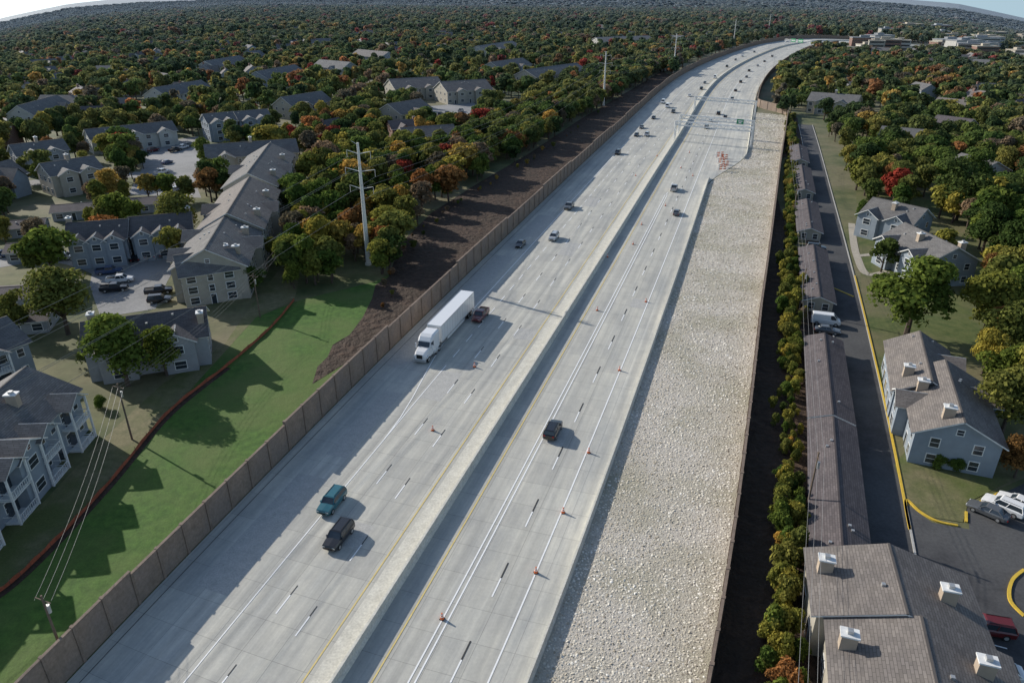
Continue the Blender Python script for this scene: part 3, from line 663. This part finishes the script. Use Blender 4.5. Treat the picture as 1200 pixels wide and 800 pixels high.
path_ribbon('street_road',[F(s,53.0) for s in (330,280,200,150,100,60,40,24)],6.2,.05,'asphalt',kerb='kerb')
sheet('driveway_apron',[F(s,49.9) for s in range(20,262,20)]+[F(s,53) for s in range(260,19,-20)],.04,'asphalt')
sheet('verge_soil',[F(s,oW(s)+.2) for s in np.arange(-45,350,10)]+[F(s,49.8) for s in np.arange(350,-45,-10)],.015,'dirt')
sheet('lawn',px([(1048,545),(1062,586),(1092,606),(1128,612),(1135,588),(1200,556),(1200,500),(1160,520),(1060,530)]),.06,'drygrass')
sheet('lawn',px([(1010,345),(1060,584),(1092,606),(1200,560),(1250,450),(1250,240),(1100,160),(1000,170)]),.02,'lawn')
def kerbline(name,L,w,mat,z=.16,n=6):
    P=catmull(L,n);b=MB()
    for a,c in zip(P[:-1],P[1:]):
        d=(c-a)/np.linalg.norm(c-a);n_=np.array([d[1],-d[0]])*w/2;q=[a-n_,a+n_,c+n_,c-n_];b.hexa([(*x,0) for x in q]+[(*x,z) for x in q])
    return b.drape().obj(name,[mat])
kerbline('yellow_kerb',[F(s,56.6) for s in (130,110,90,75,60,48,40)]+px([(1062,586),(1078,600),(1098,611),(1122,616)]),.3,'yellow',.19)
kerbline('yellow_kerb',px([(1132,612),(1132,600)]),.3,'yellow',.19);kerbline('yellow_kerb',px([(1134,592),(1152,587),(1172,577)]),.3,'yellow',.19)
kerbline('yellow_kerb',px([(970,335),(1000,348)]),.3,'yellow',.19)
kerbline('yellow_kerb',px([(1200,668),(1186,680),(1184,705),(1200,722)]),.35,'yellow',.19)
path_ribbon('footpath_pavement',px([(998,262),(1004,300),(1018,322),(1040,318)]),1.8,.07,'walk',False)
path_ribbon('footpath_pavement',px([(1004,300),(1022,298),(1040,290)]),1.6,.075,'walk',False)
path_ribbon('footpath_pavement',px([(1040,425),(1052,427),(1064,470),(1075,500)]),1.6,.07,'walk',False)
b=MB()
for a,c in (((1146,590),(1162,606)),((1164,586),(1180,602)),((1182,582),(1198,598)),((1170,740),(1150,735)),((1180,760),(1158,754)),((1190,785),(1166,778))):
    p=np.array(S(*a));q=np.array(S(*c));d=(q-p)/np.linalg.norm(q-p);n_=np.array([d[1],-d[0]])*.08;b.face([(*(p-n_),.07),(*(p+n_),.07),(*(q+n_),.07),(*(q-n_),.07)])
b.obj('parking_bay_lines',['white'])
def silt(L):
    P=catmull(L,10);b=MB()
    for i,(a,c) in enumerate(zip(P[:-1],P[1:])):
        b.face([(*a,0),(*c,0),(*c,.6+.1*math.sin(i*1.7)),(*a,.6+.1*math.sin((i-1)*1.7))],0)
        if i%2==0:b.beam((*a,0),(*a,.95),.07,1)
    b.obj('silt_fence',['silt','wood'])
silt(px([(-40,715),(0,694),(60,640),(130,565),(200,482),(268,428),(320,382),(345,352)]))
kerbline('silt_fence_soil',px([(-40,718),(0,697),(60,643),(130,568),(200,485),(268,431)]),1.0,'dirt',.05)
# ---------------------------------------------------------------- trees near
NEAR=[(150,452,13,1,1.25),(196,440,9.5,1,1),(112,432,7,0,1),(80,392,14,2,1.25),(20,392,9,2,1),(215,285,14,2,1.15),(254,232,12,0,1.1),(53,300,10,7,1),(132,238,11,4,1),(160,195,10,7,1),(347,172,9,6,1),
(352,305,10,1,1),(372,262,13,1,1.1),(385,300,9,2,1),(345,338,7,1,1),(358,285,9,3,1),(8,288,8,2,1),(30,215,9,2,1),(100,205,9,3,1),(150,160,9,3,1),(60,215,9,0,1),(10,250,8,1,1),(238,330,6,2,1),(300,345,7,1,1),(322,310,7,2,1),
(1062,392,17,1,1.25),(1150,398,14,3,1.1),(1180,432,13,2,1.1),(1172,512,12,2,1.1),(1195,480,12,3,1),(1120,258,18,0,1.15),(1100,228,15,1,1.1),(1050,232,12,2,1),(1028,215,11,3,1),(1185,262,15,0,1),(1150,300,14,0,1),(1190,325,14,0,1),(1165,345,10,5,1),(1150,440,9,3,.9),(1188,560,7,5,1),(1175,385,13,1,1),
(1006,262,7,1,.8),(1060,425,4,5,.8),(1195,385,12,1,1),(1140,225,14,1,1.1),(1170,215,13,2,1),(1195,230,13,0,1),(1165,470,10,1,1),(1185,355,13,2,1)]
for x,y,h,t,w in NEAR:
    X,Y=S(x,y);hi_tree(X,Y,h,t,w)
for x,y in ((1098,548),(1120,552),(1112,546),(60,470),(118,478)):
    X,Y=S(x,y);o_=hi_tree(X,Y,3.0,1,1.1,'garden_shrub');o_.location.z=-.7
def poly_scatter(P,dens,hr,w,name,lod='mid'):
    P=np.array(P);a=P.min(0);b=P.max(0);n=int((b[0]-a[0])*(b[1]-a[1])/dens)
    X=rng.uniform(a[0],b[0],n);Y=rng.uniform(a[1],b[1],n);k=inpoly([tuple(p) for p in P],X,Y)&~isocc(X,Y);s_,o_=inv(X,Y);k&=(o_<-27.5)|(o_>57.5)
    X=X[k];Y=Y[k];n=len(X);t=rng.choice(8,n,p=np.array(w)/sum(w));h=rng.uniform(hr[0],hr[1],n)/10;wd=h*rng.uniform(.9,1.3,n)
    scatter(name,np.stack([X,Y,hgt(X,Y)],1),np.stack([np.zeros(n),np.zeros(n),rng.uniform(0,6.28,n)],1),np.stack([wd,wd,h],1),t*3+rng.integers(0,3,n),midc if lod=='mid' else farc)
poly_scatter(px([(338,345),(335,240),(345,190),(395,120),(450,145),(560,158),(640,125),(720,88),(770,70),(775,86),(680,140),(560,215),(505,250),(470,285),(452,330),(430,310),(395,330),(365,345)]),27,(6,12),[2,6,6,4.5,1,1.2,.3,2],'woodland_trees')
poly_scatter(px([(1010,150),(1200,145),(1230,330),(1150,315),(1130,262),(1095,215),(1008,222)]),62,(8,14),[4,5,4,2,.5,.8,.1,1],'woodland_trees')
poly_scatter(px([(1150,325),(1230,325),(1230,560),(1178,552),(1170,480),(1160,400)]),42,(8,13),[3,5,5,3,.5,.8,.1,1],'woodland_trees')
poly_scatter(px([(-40,205),(230,140),(340,150),(330,180),(230,245),(70,250),(-40,262)]),120,(6,10),[3,4,5,3,1.5,1,.4,2],'woodland_trees')
# raw bank: mounds and scrub encroaching on the soil
occ_keep=occ.copy();occ[:]=False
poly_scatter(px([(425,372),(455,325),(470,290),(510,252),(600,200),(700,135),(720,118),(640,180),(560,230),(500,272),(470,330),(440,380)]),30,(.9,2.6),[1,3,4,3,1.5,2,.4,5],'scrub_bushes')
occ=occ_keep
X=[];Y=[];Hh=[]
for s_ in np.arange(-35,345,.9):
    for k in range(2):
        if random.random()<.15+.15*math.sin(s_/9): continue
        q=F(s_+random.uniform(-1,1),float(np.interp(s_,[0,100,200,350],[40.6,41.4,43,46.5]))+random.gauss(0,.9));X.append(q[0]);Y.append(q[1]);Hh.append(random.uniform(.16,.42)*(1.0+.25*math.sin(s_/14)))
n=len(X);Hh=np.array(Hh);w=np.array([.5,5,5,8,.5,.15,.02,.3]);t=rng.choice(8,n,p=w/w.sum())
scatter('shrub_belt',np.stack([X,Y,-Hh*2.0],1),np.stack([np.zeros(n),np.zeros(n),rng.uniform(0,6.28,n)],1),np.stack([Hh*.85,Hh*.85,Hh*1.15],1),t*3+rng.integers(0,3,n),midc)
# ---------------------------------------------------------------- background woodland
def field(r0,r1,area,sc,name,coll,zf=1.0,hr=(.65,1.3)):
    A=(r1*r1-r0*r0)*math.radians(50);n=int(A/area)
    r=np.sqrt(rng.uniform(r0*r0,r1*r1,n));a=rng.uniform(-math.radians(50),math.radians(50),n);X=r*np.sin(a);Y=r*np.cos(a)
    s_,o_=inv(X,Y);k=~isocc(X,Y)
    k&=~((o_>-32)&(o_<39)&(s_<1800));k&=~((o_<0)&(o_>-75)&(s_<190)&(Y<240));k&=~((o_>0)&(o_<62)&(s_<352));k&=~((o_>0)&(o_<130)&(s_>850)&(s_<1900))
    v=np.sin(X/61+2)*np.cos(Y/83)+.6*np.sin(X/27-Y/39);k&=(v<1.05)|(rng.uniform(0,1,n)<.2)
    X=X[k];Y=Y[k];n=len(X)
    t=pick_tint(n)
    g=np.sin(X/38+Y/55)+np.cos(X/71-Y/33);t=np.where((g>1.15)&(rng.uniform(0,1,n)<.5),2,t);t=np.where((g<-1.2)&(rng.uniform(0,1,n)<.5),0,t)
    h=sc*rng.uniform(hr[0],hr[1],n);wd=h*rng.uniform(.85,1.3,n)
    scatter(name,np.stack([X,Y,hgt(X,Y)],1),np.stack([np.zeros(n),np.zeros(n),rng.uniform(0,6.28,n)],1),np.stack([wd,wd,h*zf],1),t*3+rng.integers(0,3,n),coll)
field(175,420,92,1.0,'woodland_trees',midc)
field(420,1150,84,1.05,'distant_trees',farc)
field(1150,2600,150,1.35,'distant_trees',farc)
field(2600,8000,1700,3.6,'distant_trees',farc,.36)
random.seed(11)
for k in range(44):
    u=random.uniform(1010,1235);v=random.uniform(38,72)+max(0,(u-1100))*.06;x,y=S(u,v);r=math.hypot(x,y)
    w,d,h=random.uniform(18,60)*r/1500,random.uniform(14,28)*r/1500,random.uniform(7,16)
    b=MB();b.box(-w/2,w/2,-d/2,d/2,-5,h,0);b.box(-w/2-.4,w/2+.4,-d/2-.4,d/2+.4,h,h+.8,1)
    for z in np.arange(2,h-1,3.5): b.box(-w/2+1,w/2-1,-d/2-.1,d/2+.1,z,z+1.4,2)
    b.box(-w/5,w/8,-d/6,d/5,h+.8,h+3,1)
    b.obj('commercial_building',[random.choice(['sideC','sideB','brick','sideC']),random.choice(['asphalt_old','walk']),'glass'],loc=(x,y,hs(x,y)),rot=random.uniform(-.5,.5))
# ---------------------------------------------------------------- vehicles
def wheel(b,x,y,r,w,mi,hub,sg):
    n=16;A=[(x+r*math.cos(2*math.pi*k/n),y-w/2,r+r*math.sin(2*math.pi*k/n)) for k in range(n)];B=[(p[0],y+w/2,p[2]) for p in A]
    for k in range(n):
        j=(k+1)%n;b.face([A[k],A[j],B[j],B[k]],mi)
    b.face(A[::-1],mi);b.face(B,mi)
    yy=y+sg*(w/2+.01);H=[(x+.6*r*math.cos(2*math.pi*k/n),yy,r+.6*r*math.sin(2*math.pi*k/n)) for k in range(n)];b.face(H,hub)
def car(kind):
    b=MB()
    if kind=='sedan': st=[(2.38,.66,.4,.6),(2.25,.84,.27,.72),(1.6,.9,.22,.84),(.95,.92,.2,.93),(-1.4,.92,.2,.98),(-2.05,.88,.24,.97),(-2.32,.82,.32,.88),(-2.4,.7,.42,.7)];gh=[(1.0,.93),(-1.85,.97),(.25,1.44),(-1.2,1.42)];wx=(1.42,-1.4);r=.33
    elif kind=='suv': st=[(2.4,.72,.45,.75),(2.28,.9,.32,.95),(1.6,.95,.28,1.06),(1.1,.96,.26,1.1),(-1.8,.96,.26,1.14),(-2.3,.94,.32,1.12),(-2.42,.85,.42,1.0)];gh=[(1.15,1.08),(-2.3,1.12),(.5,1.75),(-2.05,1.74)];wx=(1.48,-1.45);r=.37
    elif kind=='van': st=[(2.7,.8,.45,.8),(2.55,.96,.32,1.1),(2.0,1.0,.28,1.3),(-2.6,1.0,.28,1.35),(-2.8,.96,.35,1.3)];gh=[(2.1,1.25),(-2.7,1.33),(1.3,2.25),(-2.6,2.25)];wx=(1.8,-1.7);r=.37
    else: st=[(2.85,.78,.5,.85),(2.7,.95,.38,1.08),(1.9,1.0,.34,1.18),(1.35,1.0,.34,1.2),(-2.75,1.0,.36,1.2),(-2.85,.95,.5,1.15)];gh=[(1.45,1.18),(-.85,1.2),(.75,1.86),(-.65,1.86)];wx=(1.85,-1.75);r=.4
    secs=[]
    for x,w,zb,zt in st:
        secs.append([(x,-w*.86,zb),(x,-w,zb+.14),(x,-w,zt-.16),(x,-w*.9,zt),(x,0,zt+.035),(x,w*.9,zt),(x,w,zt-.16),(x,w,zb+.14),(x,w*.86,zb)])
    b.loft(secs,0)
    (xf,zf),(xr,zr),(tf,tz),(tr_,tz2)=gh;wb=.88 if kind!='sedan' else .84;wt=.72 if kind!='sedan' else .62
    if kind in('van','pickup'):wb=.92;wt=.8
    A=[Vector((xf,-wb,zf-.03)),Vector((xf,wb,zf-.03)),Vector((xr,wb,zr-.03)),Vector((xr,-wb,zr-.03))];B=[Vector((tf,-wt,tz-.05)),Vector((tf,wt,tz-.05)),Vector((tr_,wt,tz2-.05)),Vector((tr_,-wt,tz2-.05))]
    for i in range(4):
        j=(i+1)%4;b.face([A[i],A[j],B[j],B[i]],1)
        b.beam(A[i],B[i],.13,0)
    b.hexa([(tr_-.06,-wt-.04,tz2-.06),(tf+.06,-wt-.04,tz-.06),(tf+.06,wt+.04,tz-.06),(tr_-.06,wt+.04,tz2-.06),(tr_+.06,-wt+.05,tz2+.03),(tf-.1,-wt+.05,tz+.03),(tf-.1,wt-.05,tz+.03),(tr_+.06,wt-.05,tz2+.03)],0)
    for sg in (-1,1):
        for t in ((.45,) if kind!='van' else (.25,)):
            b.beam(Vector((xf*(1-t)+xr*t,sg*wb,zf)),Vector((tf*(1-t)+tr_*t,sg*wt,tz-.05)),.1,0)
        if kind=='van': b.hexa([(xr,sg*(wb+.01)-.01,1.3),(.7,sg*(wb+.01)-.01,1.3),(.7,sg*(wb+.01)+.01,1.3),(xr,sg*(wb+.01)+.01,1.3),(tr_,sg*(wt+.03)-.01,2.2),(.7,sg*(wt+.03)-.01,2.2),(.7,sg*(wt+.03)+.01,2.2),(tr_,sg*(wt+.03)+.01,2.2)],0)
        for x in wx: wheel(b,x,sg*(st[2][1]-.1),r,.24,2,5,sg)
        b.box(st[1][0]-.02,st[0][0]-.02,sg*.62-.16,sg*.62+.16,st[0][3]-.08,st[0][3]+.08,3)
        b.box(st[-1][0]-.03,st[-1][0]+.06,sg*.66-.14,sg*.66+.14,st[-1][3]-.12,st[-1][3]+.06,4)
        b.box(xf-.35,xf-.15,sg*(st[2][1]+.0)-.12,sg*(st[2][1])+.12,zf,zf+.14,0)
    b.box(st[0][0]-.05,st[0][0]+.03,-.45,.45,.5,.66,2)
    if kind=='suv':
        for sg in (-1,1): b.beam((tf-.2,sg*.6,tz+.07),(tr_+.2,sg*.6,tz+.07),.05,2)
    if kind=='pickup':
        zt=1.245;b.box(-2.7,-1.0,-.8,.8,zt-.01,zt+.005,2)
        for sg in(-1,1): b.box(-2.8,-.95,sg*.92-.06,sg*.92+.06,1.15,1.36,0)
        b.box(-2.86,-2.76,-.9,.9,1.1,1.36,0)
    return b
CARB={k:car(k) for k in('sedan','suv','van','pickup')}
PAINT={'black':(.012,.012,.014),'teal':(.02,.12,.15),'silver':(.42,.43,.44),'white':(.75,.75,.74),'darkred':(.12,.012,.012),'grey':(.12,.125,.13),'blue':(.03,.06,.14),'tan':(.3,.27,.22)}
for k,c in PAINT.items():
    m,nt,oo=newmat('paint_'+k);bb=bsdf(nt,oo,c,.28,spec=.5,metal=.2 if k in('silver','grey') else 0);bb.inputs['Coat Weight'].default_value=.6;bb.inputs['Coat Roughness'].default_value=.05;M['p_'+k]=m
cm={}
NAM={'sedan':'car','suv':'suv','van':'van','pickup':'pickup_truck'}
def put(kind,colr,x,y,ang,sc=1.02,nm=None):
    key=(kind,colr)
    if key not in cm: cm[key]=CARB[kind].mesh(kind,['p_'+colr,'glass','tire','lamp','red','metal'])
    return inst(nm or NAM[kind],cm[key],(x,y,.055),ang,sc)
def onroad(kind,colr,u,v,sc=1.02):
    x,y=S(u,v,.6);s_,o_=inv(x,y);tx,ty=T(s_[0],o_[0]);a=math.atan2(ty,tx)
    if o_[0]<0:a+=math.pi
    put(kind,colr,x,y,a,sc)
for c in [('suv','teal',389,588),('suv','black',397,628),('pickup','darkred',563,370),('sedan','black',610,286),('suv','silver',649,278),('pickup','grey',667,242),('suv','black',724,179),('sedan','black',746,158),('suv','silver',758,158),('sedan','grey',752,149),('van','white',782,125),('van','white',777,120),('sedan','black',766,138),('suv','grey',789,131),('sedan','white',808,112),('suv','black',822,104),('sedan','grey',826,97),('van','white',838,91),('suv','black',852,78),('sedan','grey',862,70),('suv','white',870,66),('sedan','black',884,61),
 ('suv','black',648,504),('pickup','silver',790,221),('sedan','grey',793,249),('suv','black',828,149),('sedan','white',833,141),('suv','black',842,133),('sedan','black',850,137),('suv','grey',858,116),('sedan','black',862,106),('suv','black',868,96),('sedan','grey',875,90),('suv','black',878,83),('sedan','silver',888,77),('suv','black',905,66),('sedan','black',896,72)]: onroad(*c)
def parked(L,ang,cols=('black','silver','white','grey','blue','black','grey','darkred')):
    for i,(u,v) in enumerate(L):
        x,y=S(u,v,.6);put(random.choice(['sedan','suv','sedan','pickup']),random.choice(cols),x,y,ang+random.uniform(-.04,.04),1.0,'parked_car')
parked([(139,304),(148,303),(157,302),(166,301),(175,300),(184,299),(192,298)],1.45)
parked([(128,318),(141,328),(134,338),(186,341),(187,351)],.3)
parked([(160,182),(170,179),(180,176),(196,190),(205,176),(214,173),(222,170),(165,212),(174,212),(183,212),(200,222),(208,222),(217,222),(190,202)],1.2)
parked([(508,134),(516,133),(524,132),(540,130),(512,142)],1.4)
parked([(8,380),(10,298),(30,296),(75,302),(60,208),(90,206)],.2)
for (u,v),k_,c_ in zip(((1158,598),(1176,593),(1193,588)),('sedan','suv','sedan'),('grey','white','white')):
    x,y=S(u,v,.6);put(k_,c_,x,y,2.3,1.0,'parked_car')
for (u,v),k_,c_ in zip(((1158,735),(1168,785)),('suv','sedan'),('darkred','white')):
    x,y=S(u,v,.6);put(k_,c_,x,y,2.9,1.0,'parked_car')
tx,ty=T(97,48.5);a_=math.atan2(ty,tx)-math.pi/2
x,y=F(100.5,48.3);put('van','white',x,y,a_,1.0,'parked_van');x,y=F(96.5,48.4);put('sedan','grey',x,y,a_,1.0,'parked_car');x,y=F(145,48.4);put('suv','black',x,y,a_,1.0,'parked_car');x,y=F(186,48.4);put('sedan','white',x,y,a_,1.0,'parked_car')
def semi():
    b=MB()
    b.box(-11.3,4.7,-1.3,1.3,1.15,4.12,0)
    for x in np.arange(-11.3,4.8,1.22):
        for sg in(-1,1): b.box(x-.02,x+.02,sg*1.3-.015,sg*1.3+.015,1.2,4.1,3)
    for sg in(-1,1):
        b.box(-11.32,4.72,sg*1.3-.03,sg*1.3+.03,1.05,1.25,3);b.box(-11.32,4.72,sg*1.3-.03,sg*1.3+.03,4.05,4.16,3);b.box(-6.3,2.0,sg*1.2-.02,sg*1.2+.02,.45,1.1,0)
    b.box(-11.36,-11.3,-.03,.03,1.2,4.1,2);b.box(-11.4,-11.3,-1.2,1.2,.5,.65,3)
    b.box(-10,9.8,-.5,.5,.8,1.1,2)
    def sec(x,w,zb,zt,r=.25): return [(x,-w,zb),(x,-w,zt-r),(x,-w+r,zt),(x,w-r,zt),(x,w,zt-r),(x,w,zb)]
    b.loft([sec(5.5,1.2,.8,3.95),(sec(7.7,1.22,.8,3.95)),sec(8.4,1.2,.8,3.65),sec(8.9,1.15,.8,3.15)],0)
    b.loft([sec(8.9,1.13,.75,2.95,.2),sec(9.25,1.1,.75,2.25,.2),sec(10.6,.98,.65,2.0,.25),sec(11.1,.88,.6,1.7,.3)],0)
    b.hexa([(8.93,-.98,2.98),(9.32,-1.0,2.3),(9.32,1.0,2.3),(8.93,.98,2.98),(8.98,-.98,3.0),(9.37,-1.0,2.33),(9.37,1.0,2.33),(8.98,.98,3.0)],1)
    for sg in(-1,1):
        b.box(8.0,8.85,sg*1.2-.04,sg*1.2+.04,2.2,2.95,1);b.beam((9.1,sg*1.15,2.2),(9.1,sg*1.45,2.2),.08,2);b.box(9.05,9.2,sg*1.45-.1,sg*1.45+.1,1.9,2.7,0)
        b.beam((5.3,sg*.9,1),(5.3,sg*.9,4.1),.2,3,n=8);b.beam((6.3,sg*1.05,.75),(8.2,sg*1.05,.75),.7,3,n=10)
        b.box(10.9,11.12,sg*.72-.18,sg*.72+.18,1.05,1.35,4);b.box(9.6,10.8,sg*1.08-.1,sg*1.08+.12,.95,1.25,0)
        b.box(-11.38,-11.3,sg*1.0-.12,sg*1.0+.12,.8,.95,5)
        wheel(b,10.1,sg*1.05,.52,.32,2,3,sg)
        for x in(7.0,5.7,-9.6,-8.3):wheel(b,x,sg*.98,.52,.6,2,3,sg)
    b.box(11.08,11.16,-.5,.5,.95,1.6,2);b.box(11.0,11.25,-1.1,1.1,.45,.8,3)
    return b
x,y=S(522,391,.5);s_,o_=inv(x,y);tx,ty=T(s_[0],o_[0])
semi().obj('semi_truck',['p_white','glass','tire','metal','lamp','red'],loc=(x,y,.055),rot=math.atan2(ty,tx)+math.pi,scale=1.1)
# ---------------------------------------------------------------- street furniture
b=MB();b.box(-.3,.3,-.3,.3,0,.06,2)
def ring(z0,r0,z1,r1,mi,n=12):
    for k in range(n):
        a=2*math.pi*k/n;c=2*math.pi*(k+1)/n;b.face([(r0*math.cos(a),r0*math.sin(a),z0),(r0*math.cos(c),r0*math.sin(c),z0),(r1*math.cos(c),r1*math.sin(c),z1),(r1*math.cos(a),r1*math.sin(a),z1)],mi)
zs=[.06,.3,.45,.6,.75,.9,1.05];mm=[0,0,1,0,1,0]
for k in range(6): ring(zs[k],.28-.03*k,zs[k+1],.28-.03*(k+1),mm[k])
b.face([(.1*math.cos(2*math.pi*k/12),.1*math.sin(2*math.pi*k/12),1.05) for k in range(12)],0)
DM=b.mesh('traffic_cone',['orange','white','tire'])
for u,v in [(518,722),(628,668),(660,598),(690,528),(726,432),(757,352),(507,502),(556,428),(700,362),(712,300),(742,285),(752,262),(780,240),(745,205),(770,182),(812,205),(798,196),(808,178)]:
    x,y=S(u,v,.4);inst('traffic_cone',DM,(x,y,.055),random.uniform(0,3),.8)
b=MB()
for z in(.45,.95,1.45):
    for i in range(6): b.box(-1.2+.4*i,-.8+.4*i,-.03,.03,z,z+.25,0 if i%3 else 1)
for x in(-.9,.9): b.box(x-.05,x+.05,-.05,-.03,0,1.75,2);b.box(x-.06,x+.06,-.6,.6,0,.08,2)
BM=b.mesh('barricade',['orange','white','metal'])
for u,v in((843,184),(848,187),(845,191),(849,195),(846,199)):
    x,y=S(u,v,.5);inst('construction_barricade',BM,(x,y,.055),.3,1.4)
TB=MB();TB.beam((0,0,0),(0,0,29),1.25,0,.55,12);TB.beam((0,0,0),(0,0,.5),1.7,1,1.7,12)
ARM=[(26.5,3.0),(22.5,3.8),(18.5,3.0)]
for z,l in ARM:
    for sg in(-1,1):
        TB.beam((0,0,z),(0,sg*l,z+.7),.26,0,.13,6);TB.beam((0,sg*l,z+.7),(0,sg*l,z-.9),.13,2,.13,6)
TB.beam((0,0,28.5),(0,1.6,29.3),.16,0,.1,6)
TM=TB.mesh('transmission_pole',['pole','barrier','metal'])
tp=[S(432,310),S(707,124),S(789,86),S(859,55),S(900,42)]
d0=(tp[0][0]-tp[1][0],tp[0][1]-tp[1][1]);tp=[(tp[0][0]+d0[0],tp[0][1]+d0[1])]+tp
for i,(x,y) in enumerate(tp):
    q=tp[min(i+1,5)];p=tp[max(i-1,0)];a=math.atan2(q[1]-p[1],q[0]-p[0]);inst('transmission_pole',TM,(x,y,0),a)
wb=MB()
def wire(p,q,sag,w=.07,n=14):
    p=Vector(p);q=Vector(q);L=[p.lerp(q,k/n)-Vector((0,0,4*sag*(k/n)*(1-k/n))) for k in range(n+1)]
    for a,c in zip(L[:-1],L[1:]): wb.beam(a,c,w,0,n=3)
for (x0,y0),(x1,y1) in zip(tp[:-1],tp[1:]):
    a=math.atan2(y1-y0,x1-x0);nx,ny=-math.sin(a),math.cos(a)
    for z,l in ARM:
        for sg in(-1,1): wire((x0+nx*l*sg,y0+ny*l*sg,z-.9),(x1+nx*l*sg,y1+ny*l*sg,z-.9),5)
UB=MB();UB.beam((0,0,0),(0,0,9.5),.3,0,.2,8);UB.beam((0,-1.0,8.9),(0,1.0,8.9),.12,0);UB.beam((.2,0,7.2),(.2,0,8.1),.42,1,.42,8)
UM=UB.mesh('utility_pole',['wood','metal'])
up=[S(80,782),S(155,515),S(305,372),S(352,300)]
for x,y in up: inst('utility_pole',UM,(x,y,0),1.2)
for p,q in zip(up[:-1],up[1:]):
    for dx in(-.8,0,.8): wire((p[0]+dx,p[1],8.9),(q[0]+dx,q[1],8.9),1.2,.035)
ur=[F(s,43.2) for s in(-25,40,105,170,235)]
for x,y in ur: inst('utility_pole',UM,(x,y,0),-.33)
for p,q in zip(ur[:-1],ur[1:]):
    for dx in(-.8,0,.8): wire((p[0]+dx,p[1],8.9),(q[0]+dx,q[1],8.9),1.0,.035)
wb.obj('power_lines',['wire'])
LB=MB();LB.beam((0,0,0),(0,0,12),.26,0,.14,8);LB.beam((0,0,12),(2.2,0,12.6),.12,0,.1,6);LB.box(1.9,2.9,-.16,.16,12.5,12.68,1)
LM=LB.mesh('street_lamp',['metal','lamp'])
for s_,o_ in((265,28.6),(330,28.6),(400,29),(480,29),(560,29)):
    x,y=F(s_,o_);inst('street_lamp',LM,(x,y,0),math.pi-.3)
def gantry(s,o0,o1,signs,h=7.5):
    a=F(s,o0);c=F(s,o1);e=empty('sign_gantry',((a[0]+c[0])/2,(a[1]+c[1])/2,0),math.atan2(c[1]-a[1],c[0]-a[0]));w=math.hypot(c[0]-a[0],c[1]-a[1])/2
    b=MB()
    for sx in(-w,w):
        for dy in(-.8,.8): b.beam((sx,dy,0),(sx,dy,h+.8),.5,0,.5,8)
        for z in np.arange(.5,h,1.5): b.beam((sx,-.8,z),(sx,.8,z+1.2),.16,0)
    for dy in(-.8,.8):
        for z in(h-.8,h+.8): b.beam((-w,dy,z),(w,dy,z),.36,0)
        xx=-w;k=0
        while xx<w-.1: b.beam((xx,dy,h-.8 if k%2 else h+.8),(min(xx+1.6,w),dy,h+.8 if k%2 else h-.8),.2,0);xx+=1.6;k+=1
    for xx in np.arange(-w,w,3.2): b.beam((xx,-.8,h+.8),(xx+1.6,.8,h+.8),.2,0)
    b.obj('truss',['trim'],e)
    g=MB()
    for cx,ww,hh in signs:
        g.box(cx-ww/2,cx+ww/2,-1.15,-1.05,h-hh/2,h+hh/2,0);g.box(cx-ww/2+.1,cx+ww/2-.1,-1.17,-1.15,h-hh/2+.1,h-hh/2+.2,1);g.box(cx-ww/2+.5,cx+ww/2-.5,-1.17,-1.15,h+.1,h+.5,1);g.box(cx-ww/2+.9,cx+ww/2-.9,-1.17,-1.15,h-.6,h-.25,1)
    if signs:g.obj('sign_panels',['green','white'],e)
gantry(262,-.9,28.9,[]);gantry(278,-.9,28.9,[(11,3,2.2)]);gantry(850,0.2,28,[(-6,7,4),(5,7,4)]);gantry(335,0.2,28.9,[])
# ---------------------------------------------------------------- world, sun, camera
w=bpy.data.worlds.new('World');scene.world=w;w.use_nodes=True;nt=w.node_tree
bg=nt.nodes['Background'];sky=nt.nodes.new('ShaderNodeTexSky');sky.sky_type='NISHITA';sky.sun_disc=False
EL=25;sd=Vector((.819,-.574,0)).normalized();az=math.atan2(-sd.x,-sd.y)
sky.sun_elevation=math.radians(EL);sky.sun_rotation=az%(2*math.pi);sky.air_density=1.0;sky.dust_density=.8;sky.ozone_density=1.0;sky.altitude=200
tc=nt.nodes.new('ShaderNodeTexCoord');sx=nt.nodes.new('ShaderNodeSeparateXYZ');cx=nt.nodes.new('ShaderNodeCombineXYZ');mx=nt.nodes.new('ShaderNodeMath');mx.operation='MAXIMUM';mx.inputs[1].default_value=.13
nt.links.new(tc.outputs['Generated'],sx.inputs[0]);nt.links.new(sx.outputs[0],cx.inputs[0]);nt.links.new(sx.outputs[1],cx.inputs[1]);nt.links.new(sx.outputs[2],mx.inputs[0]);nt.links.new(mx.outputs[0],cx.inputs[2]);nt.links.new(cx.outputs[0],sky.inputs[0])
nt.links.new(sky.outputs[0],bg.inputs[0]);bg.inputs[1].default_value=.14
sl=bpy.data.lights.new('sun','SUN');sl.energy=5.0;sl.angle=math.radians(.5);sl.color=(1,.94,.85)
so=bpy.data.objects.new('sun',sl);root.objects.link(so);d=Vector((sd.x*math.cos(math.radians(EL)),sd.y*math.cos(math.radians(EL)),-math.sin(math.radians(EL))))
so.rotation_euler=d.to_track_quat('-Z','Y').to_euler()
cam=bpy.data.cameras.new('camera');co=bpy.data.objects.new('camera',cam);root.objects.link(co);scene.camera=co
co.location=(0,0,CAM_H);co.rotation_euler=(math.pi/2-PT,0,0)
cam.sensor_fit='HORIZONTAL';cam.sensor_width=36;cam.lens=36*FL/1200
cam.clip_start=.5;cam.clip_end=60000
scene.view_settings.view_transform='Standard';scene.view_settings.look='None';scene.view_settings.exposure=0;scene.view_settings.gamma=1
